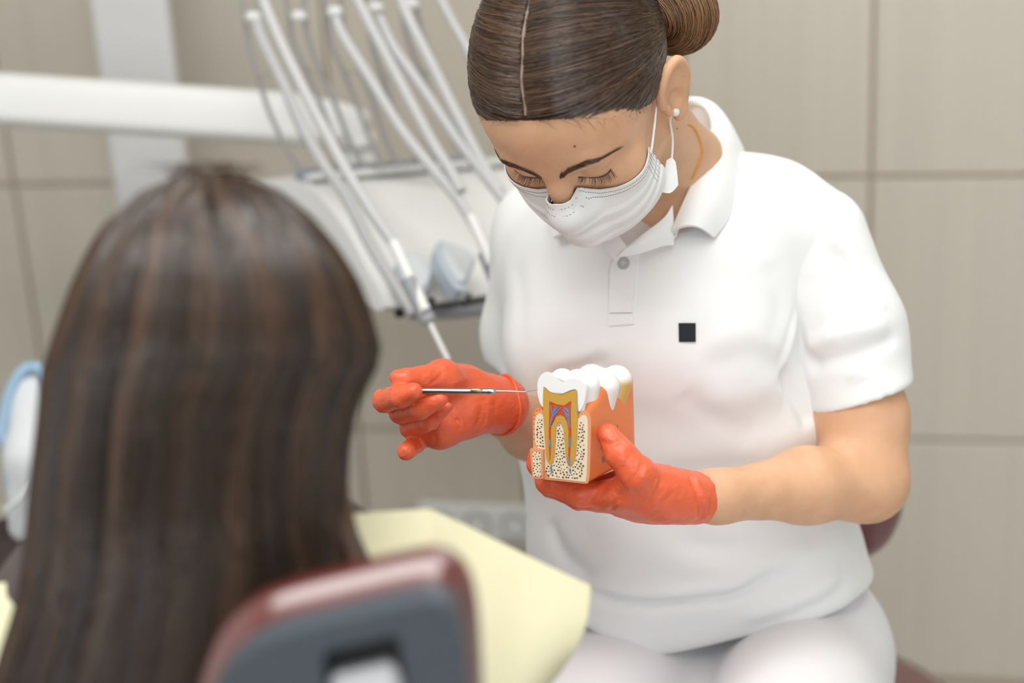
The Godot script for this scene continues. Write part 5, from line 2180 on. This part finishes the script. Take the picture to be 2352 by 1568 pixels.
func dentist_stool() -> void:
	var hip := at(1720, 1500, 1.84)
	var sc0 := at(1812, 1640, 1.90)
	var sy := sc0.y
	var o := thing("dentist_stool", "stool with maroon round seat and maroon back pad under the dentist", "stool", Vector3(hip.x, 0, hip.z))
	var g := Geo.new()
	var sp := Vector3(sc0.x, sy, sc0.z)
	lathe(g, Transform3D(Basis(), sp), [Vector2(0, -0.075), Vector2(0.185, -0.072), Vector2(0.208, -0.055), Vector2(0.215, -0.03), Vector2(0.206, -0.008), Vector2(0.18, 0.002), Vector2(0.1, 0.004), Vector2(0, 0.004)], 48)
	part("seat", g, M.maroon, o)
	g = Geo.new()
	lathe(g, Transform3D(Basis(), Vector3(sp.x, 0.0, sp.z)), [Vector2(0, 0.06), Vector2(0.03, 0.06), Vector2(0.03, 0.25), Vector2(0.02, 0.26), Vector2(0.02, sy - 0.07), Vector2(0, sy - 0.07)], 20)
	part("column", g, M.chrome, o)
	for k in 5:
		var a := TAU * k / 5.0 + 0.3
		g = Geo.new()
		var d := Vector3(cos(a), 0, sin(a))
		tube(g, PackedVector3Array([Vector3(sp.x, 0.09, sp.z), Vector3(sp.x, 0.08, sp.z) + d * 0.14, Vector3(sp.x, 0.065, sp.z) + d * 0.27]), func(t: float) -> float: return 0.022 - 0.008 * t, 10)
		var lg := part("leg", g, M.dark_plastic, o)
		g = Geo.new()
		ball(g, Vector3(sp.x, 0.028, sp.z) + d * 0.27, Basis.from_scale(Vector3(0.024, 0.028, 0.024)), 8)
		part("castor", g, M.dark_plastic, lg)
	# back pad: a rounded shield with a dark edge
	var c := at(1880, 1120, 2.00)
	var x := cd(0.985, 0.0, 0.17).normalized()
	var y := Vector3.UP
	y = (y - x * y.dot(x)).normalized()
	var z := x.cross(y)
	for part_i in 2:
		var secs := []
		for s in 9:
			var t := s / 8.0
			var a := PI * t
			var sc := (1.0 - 0.20 * pow(absf(cos(a)), 3.0)) if part_i == 0 else 1.0 - 0.04 * absf(cos(a))
			var off := -cos(a) * 0.026 if part_i == 0 else -0.016 - cos(a) * 0.014
			var ring := PackedVector3Array()
			for k in 40:
				var u := TAU * k / 40.0
				var q := Vector2(signf(cos(u)) * pow(absf(cos(u)), 0.72), signf(sin(u)) * pow(absf(sin(u)), 0.72))
				ring.append(c + (x * q.x * 0.098 + y * q.y * 0.098) * sc * (1.0 if part_i == 0 else 1.045) + z * off)
			secs.append(ring)
		g = Geo.new()
		loft(g, secs)
		cap_ring(g, secs[-1], z)
		cap_ring(g, secs[0], -z)
		part("back_pad" if part_i == 0 else "back_shell", g, M.maroon if part_i == 0 else M.shell, o)
	g = Geo.new()
	tube(g, smooth_path([Vector3(sp.x, sy - 0.08, sp.z), Vector3(lerpf(sp.x, c.x, 0.7), sy - 0.09, lerpf(sp.z, c.z - 0.08, 0.8)), Vector3(c.x, sy, c.z - 0.09), c - z * 0.03], 8), func(t: float) -> float: return 0.012, 10)
	part("back_bar", g, M.chrome, o)


# ---------------------------------------------------------------- the patient, seen from behind
const HLEFT := [[400, 500], [412, 395], [440, 322], [520, 232], [600, 188], [680, 150], [850, 92], [1100, 66], [1350, 44], [1568, -25], [1750, -60]]
const HRIGHT := [[400, 510], [412, 560], [440, 640], [490, 705], [560, 766], [640, 818], [720, 850], [800, 872], [850, 862], [900, 830], [1000, 800], [1180, 792], [1290, 812], [1568, 800], [1750, 800]]


func table(t: Array, y: float) -> float:
	for k in t.size() - 1:
		if y <= t[k + 1][0]:
			return lerpf(t[k][1], t[k + 1][1], clampf((y - t[k][0]) / (t[k + 1][0] - t[k][0]), 0, 1))
	return t[-1][1]


func hair_point(py: float, phi: float, k: float) -> Vector3:   # on the mass of hair: height by pixel row, angle round the head (0 faces the viewer), k = 1 at the surface
	var l := table(HLEFT, py)
	var r := table(HRIGHT, py)
	var t := clampf((py - 400.0) / 400.0, 0.0, 1.0)
	var dr := 0.105 * sqrt(maxf(1.0 - pow(1.0 - t, 2.0), 0.0)) * (1.0 - 0.25 * clampf((py - 850.0) / 400.0, 0.0, 1.0))
	var s := sin(phi)
	return at((l + r) / 2.0 + (r - l) / 2.0 * s * k, py, 1.045 - cos(phi) * dr * k)


func patient() -> void:
	var base := at(480, 1500, 1.12)
	var root := thing("person", "patient seen from behind with long straight dark brown hair", "person", Vector3(base.x, 0, base.z))
	# body: head, neck, shoulders, trunk, arms, legs
	var f := Field.new()
	f.ell(at(490, 690, 1.06), CT.basis, Vector3(0.072, 0.074, 0.086), 0.03)
	f.ell(at(490, 770, 1.10), CT.basis, Vector3(0.056, 0.070, 0.056), 0.03)
	f.cap(at(490, 850, 1.08), at(480, 1260, 1.12), 0.05, 0.056, 0.03)
	f.chain([at(80, 1560, 1.20), at(300, 1420, 1.17), at(660, 1400, 1.17), at(900, 1520, 1.19)], [0.05, 0.06, 0.06, 0.05], 0.04)
	f.cap(at(330, 1500, 1.20), at(200, 2050, 1.45), 0.095, 0.10, 0.06)
	f.cap(at(640, 1500, 1.20), at(500, 2050, 1.45), 0.095, 0.10, 0.06)
	var g := Geo.new()
	var c := at(430, 1300, 1.2)
	nets(g, f, c - Vector3(0.26, 0.38, 0.30), c + Vector3(0.26, 0.30, 0.26), 0.008, 1)
	part("body", g, M.skin, root)
	f = Field.new()
	f.chain([at(70, 1600, 1.205), at(290, 1424, 1.175), at(440, 1400, 1.172), at(530, 1400, 1.172), at(670, 1404, 1.175), at(910, 1560, 1.195)], [0.058, 0.068, 0.066, 0.066, 0.068, 0.058], 0.04)
	f.cap(at(330, 1500, 1.20), at(200, 2050, 1.45), 0.104, 0.108, 0.06)
	f.cap(at(640, 1500, 1.20), at(500, 2050, 1.45), 0.104, 0.108, 0.06)
	f.cap(at(70, 1600, 1.205), at(0, 2050, 1.36), 0.056, 0.05, 0.04)
	f.cap(at(910, 1560, 1.195), at(900, 2000, 1.34), 0.056, 0.05, 0.04)
	g = Geo.new()
	nets(g, f, c - Vector3(0.30, 0.42, 0.32), c + Vector3(0.34, 0.30, 0.28), 0.009, 1)
	part("blouse", g, M.blouse, root)
	# trousers and the shoe that shows beside the hair
	f = Field.new()
	f.chain([at(300, 2050, 1.48), at(60, 1600, 1.85), at(-130, 1420, 2.05), at(20, 1262, 2.28)], [0.09, 0.07, 0.06, 0.045], 0.04)
	f.chain([at(420, 2050, 1.48), at(250, 1650, 1.85), at(60, 1480, 2.05), at(130, 1262, 2.30)], [0.09, 0.07, 0.06, 0.045], 0.04)
	g = Geo.new()
	c = at(100, 1500, 1.85)
	nets(g, f, c - Vector3(0.4, 0.45, 0.6), c + Vector3(0.4, 0.45, 0.6), 0.012, 1)
	part("trousers", g, M.brown_cloth, root)
	for k in 2:
		shoe(root, 76.0 + 170.0 * k, 2.22)
	patient_hair(root)
	bib()


func shoe(root: Node3D, px: float, d: float) -> void:
	var f := Field.new()
	f.chain([at(px - 4, 1205, d), at(px, 1050, d - 0.02), at(px + 2, 900, d + 0.01)], [0.030, 0.034, 0.030], 0.02)
	var g := Geo.new()
	var c := at(px, 1040, d)
	nets(g, f, c - Vector3(0.08, 0.16, 0.1), c + Vector3(0.08, 0.16, 0.1), 0.004, 1)
	var s := part("shoe", g, M.canvas, root)
	# rubber edge all round
	g = Geo.new()
	var ring := []
	for k in 33:
		var a := TAU * k / 32.0
		var yy := 1030.0 - cos(a) * 188.0
		var w := 70.0 * (1.0 if cos(a) > 0.0 else 0.80)
		ring.append(at(px + sin(a) * w, yy, d - 0.012))
	tube(g, smooth_path(ring, 3), func(t: float) -> float: return 0.0085, 8, Color.WHITE, false)
	part("rubber_edge", g, M.pale_blue, s)
	g = Geo.new()
	tube(g, smooth_path([at(px - 66, 1172, d - 0.055), at(px - 30, 1145, d - 0.058), at(px - 5, 1110, d - 0.055)], 6), func(t: float) -> float: return 0.004, 6)
	part("lace", g, M.canvas, s)


func patient_hair(root: Node3D) -> void:
	var g := Geo.new()
	var rows := []
	for j in 60:
		var py := 402.0 + 1348.0 * pow(j / 59.0, 1.5)
		var ring := PackedVector3Array()
		for k in 49:
			ring.append(hair_point(py, deg_to_rad(-155.0 + 310.0 * k / 48.0), 0.965))
		rows.append(ring)
	sheet(g, rows, 0.006)
	var dark := lin(0.055, 0.042, 0.036)
	for k in g.c.size():
		g.c[k] = dark
	var r := RandomNumberGenerator.new()
	r.seed = 31
	for k in 6500:
		var phi := deg_to_rad(r.randf_range(-150, 150)) if k % 4 == 0 else deg_to_rad(r.randf_range(-98, 98))
		var clump := floorf(phi * 9.0) / 9.0
		var end := 1750.0 - absf(r.randfn(0, 60))
		var lift := r.randf_range(0.955, 1.0) + 0.012 * sin(clump * 57.0)
		var p := PackedVector3Array()
		var drift := r.randfn(0, 0.04)
		var pull := 0.06 * sin(clump * 31.0)
		var start := 403.0 + absf(r.randfn(0, 30)) if r.randf() < 0.7 else 403.0 + r.randf_range(0, 120)
		for j in 20:
			var t := j / 19.0
			var py := start + (end - start) * pow(t, 1.45)
			var w := phi + drift * t + pull * smoothstep(0.3, 1.0, t) + 0.25 * (1.0 - smoothstep(0.0, 0.25, t)) * sin(clump * 13.0 + 1.0)
			p.append(hair_point(py, w, lift + 0.006 * sin(t * 9.0 + phi * 20.0)))
		var b := r.randf()
		var tone := 0.5 + 0.5 * sin(clump * 41.0)
		var col := lin(0.100, 0.068, 0.050).lerp(lin(0.44, 0.325, 0.235), b * b * (0.35 + 0.65 * tone))
		strand(g, p, r.randf_range(0.00045, 0.0009), col)
	# flyaway tufts at the crown and a lock over the shoulder
	for k in 70:
		var p0 := Vector2(r.randf_range(380, 570), r.randf_range(405, 425))
		var dx := r.randfn(0, 45)
		var p := PackedVector3Array()
		for j in 7:
			var t := j / 6.0
			p.append(at(p0.x + dx * t * 1.4, p0.y - 38.0 * sin(t * 2.4) * r.randf_range(0.8, 1.0), 1.045 - 0.02 * t))
		strand(g, p, 0.00035, lin(0.34, 0.25, 0.19))
	for k in 420:
		var o := r.randfn(0, 1.0)
		var p := PackedVector3Array()
		for q in [[798, 1060], [798, 1150], [810, 1220], [832, 1280], [862, 1350], [894, 1440]]:
			p.append(at(q[0] + o * 9.0 * (q[1] - 1000) / 300.0 - 8, q[1], 1.03 + o * 0.004))
		strand(g, p, 0.0007, lin(0.30, 0.19, 0.11))
	part("hair", g, M.hair_long, root)


func bib() -> void:
	var top := [at(-330, 1420, 1.20), at(-120, 1352, 1.16), at(45, 1334, 1.125), at(300, 1270, 1.09), at(560, 1215, 1.09), at(820, 1178, 1.115), at(988, 1168, 1.14), at(1070, 1205, 1.155), at(1200, 1270, 1.175), at(1356, 1344, 1.20)]
	var bot := [at(-330, 1700, 1.14), at(-120, 1700, 1.10), at(45, 1700, 1.07), at(300, 1720, 1.04), at(560, 1720, 1.03), at(820, 1720, 1.04), at(990, 1720, 1.06), at(1080, 1720, 1.09), at(1180, 1680, 1.125), at(1278, 1552, 1.16)]
	var o := thing("dental_bib", "pale yellow paper bib draped over the patient's shoulders", "bib", at(560, 1600, 1.10))
	var g := Geo.new()
	var pa := PackedVector3Array()
	var pb := PackedVector3Array()
	for k in 90:
		var e := k / 89.0 * (top.size() - 1.001)
		pa.append((top[int(e)] as Vector3).lerp(top[int(e) + 1], e - int(e)))
		pb.append((bot[int(e)] as Vector3).lerp(bot[int(e) + 1], e - int(e)))
	var rows := []
	for j in 40:
		var t := j / 39.0
		var row := PackedVector3Array()
		for c in 90:
			var u := c / 89.0
			var p := pa[c].lerp(pb[c], t)
			# the sheet bellies towards the viewer and turns under at its far corner
			p += cd(0.006 * sin(PI * t) * smoothstep(0.75, 1.0, u), 0, 0.016 * sin(PI * t * 0.9))
			p += cd(0, 0, 0.0015 * sin(u * 40.0 + t * 4.0) * t)
			row.append(p)
		rows.append(row)
	sheet(g, rows, 0.0012)
	part("paper_sheet", g, M.paper, o)


func dental_chair() -> void:
	var c := at(800, 1560, 0.885)
	var x := cd(0.968, 0.235, 0.08).normalized()
	var y := Vector3.UP + CT.basis.z * 0.12
	y = (y - x * y.dot(x)).normalized()
	var z := x.cross(y)
	var bx := Basis(x, y, z)
	var o := thing("dental_chair", "maroon dental chair with grey headrest shell, in front of the viewer", "chair", Vector3(c.x, 0, c.z - 0.1))
	# outline of the headrest, seen from behind
	var xf := Transform3D(bx, c)
	var loc := func(px: float, py: float) -> Vector2:
		var d := (at(px, py, 1.0) - CT.origin).normalized()
		var t := (c - CT.origin).dot(z) / d.dot(z)
		var w := xf.affine_inverse() * (CT.origin + d * t)
		return Vector2(w.x, w.y)
	var shell := PackedVector2Array()
	for q in [[462, 1660], [515, 1525], [585, 1458], [660, 1426], [800, 1392], [940, 1358], [1010, 1345], [1050, 1372], [1068, 1440], [1076, 1540], [1082, 1640], [1082, 1900], [420, 1900]]:
		shell.append(loc.call(q[0], q[1]))
	shell = round_poly(shell, 3)
	var mid := Vector2.ZERO
	for p in shell:
		mid += p / shell.size()
	# the cushion: rings that swell round the edge
	var secs := []
	var g := Geo.new()
	for s in 12:
		var t := s / 11.0
		var a := PI * t
		var grow := 0.0075 * sin(a) - 0.004 * (1.0 - sin(a))
		var off := Geometry2D.offset_polygon(shell, grow)
		var ring := PackedVector3Array()
		for k in shell.size():
			var pv := shell[(k - 1 + shell.size()) % shell.size()]
			var nx := shell[(k + 1) % shell.size()]
			var n2 := (nx - pv).orthogonal().normalized()
			if n2.dot(shell[k] - mid) < 0:
				n2 = -n2
			var q := shell[k] + n2 * grow
			ring.append(xf * Vector3(q.x, q.y, -0.002 - 0.044 * t))
		secs.append(ring)
	loft(g, secs)
	cap_ring(g, secs[-1], -z)
	cap_ring(g, secs[0], z)
	var hr := part("headrest_cushion", g, M.maroon, o)
	# the shell with its slot, open downwards
	var slot := PackedVector2Array()
	for q in [[752, 1900], [746, 1470], [756, 1458], [905, 1424], [918, 1430], [935, 1540], [940, 1900]]:
		slot.append(loc.call(q[0], q[1]))
	var cut := Geometry2D.clip_polygons(shell, slot)
	g = Geo.new()
	for p in cut:
		if not Geometry2D.is_polygon_clockwise(p):
			extrude(g, p, xf, -0.004, 0.013)
	part("headrest_shell", g, M.shell, o)
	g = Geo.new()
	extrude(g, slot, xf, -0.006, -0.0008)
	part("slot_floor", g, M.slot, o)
	g = Geo.new()
	var hx := Transform3D(bx * Basis(Vector3.RIGHT, -0.15), c + x * 0.0095 + y * -0.0125 + z * 0.004)
	boxg(g, hx, Vector3(0.0375, 0.040, 0.016), 0.004)
	part("headrest_lever", g, M.lever, o)
	# neck post, backrest and base below the frame
	g = Geo.new()
	boxg(g, Transform3D(bx, c - y * 0.16 + z * 0.0), Vector3(0.05, 0.20, 0.02), 0.006)
	part("headrest_post", g, M.lever, o)
	var bp := c - y * 0.22 - z * 0.05
	g = Geo.new()
	boxg(g, Transform3D(bx * Basis(Vector3.RIGHT, 0.35), bp - y * 0.16 - z * 0.05 - x * 0.10), Vector3(0.40, 0.42, 0.06), 0.028)
	part("backrest", g, M.maroon, o)
	var st := Basis(Vector3.UP, 0.35)
	var sc := Vector3(c.x - 0.26, 0.0, c.z - 0.50)
	g = Geo.new()
	boxg(g, Transform3D(st, sc + Vector3(0, 0.44, 0)), Vector3(0.42, 0.09, 0.62), 0.04)
	part("seat", g, M.maroon, o)
	g = Geo.new()
	boxg(g, Transform3D(st, sc + Vector3(0, 0.22, 0)), Vector3(0.22, 0.36, 0.30), 0.03)
	part("pedestal", g, M.white_plastic, o)
	g = Geo.new()
	boxg(g, Transform3D(st, sc + Vector3(0, 0.025, 0)), Vector3(0.36, 0.05, 0.6), 0.02)
	part("foot_plate", g, M.grey_plastic, o)
	g = Geo.new()
	boxg(g, Transform3D(st * Basis(Vector3.RIGHT, 0.18), sc + Vector3(0, 0.42, 0) + st * Vector3(0, 0, -0.56)), Vector3(0.38, 0.07, 0.52), 0.03)
	part("leg_rest", g, M.maroon, o)
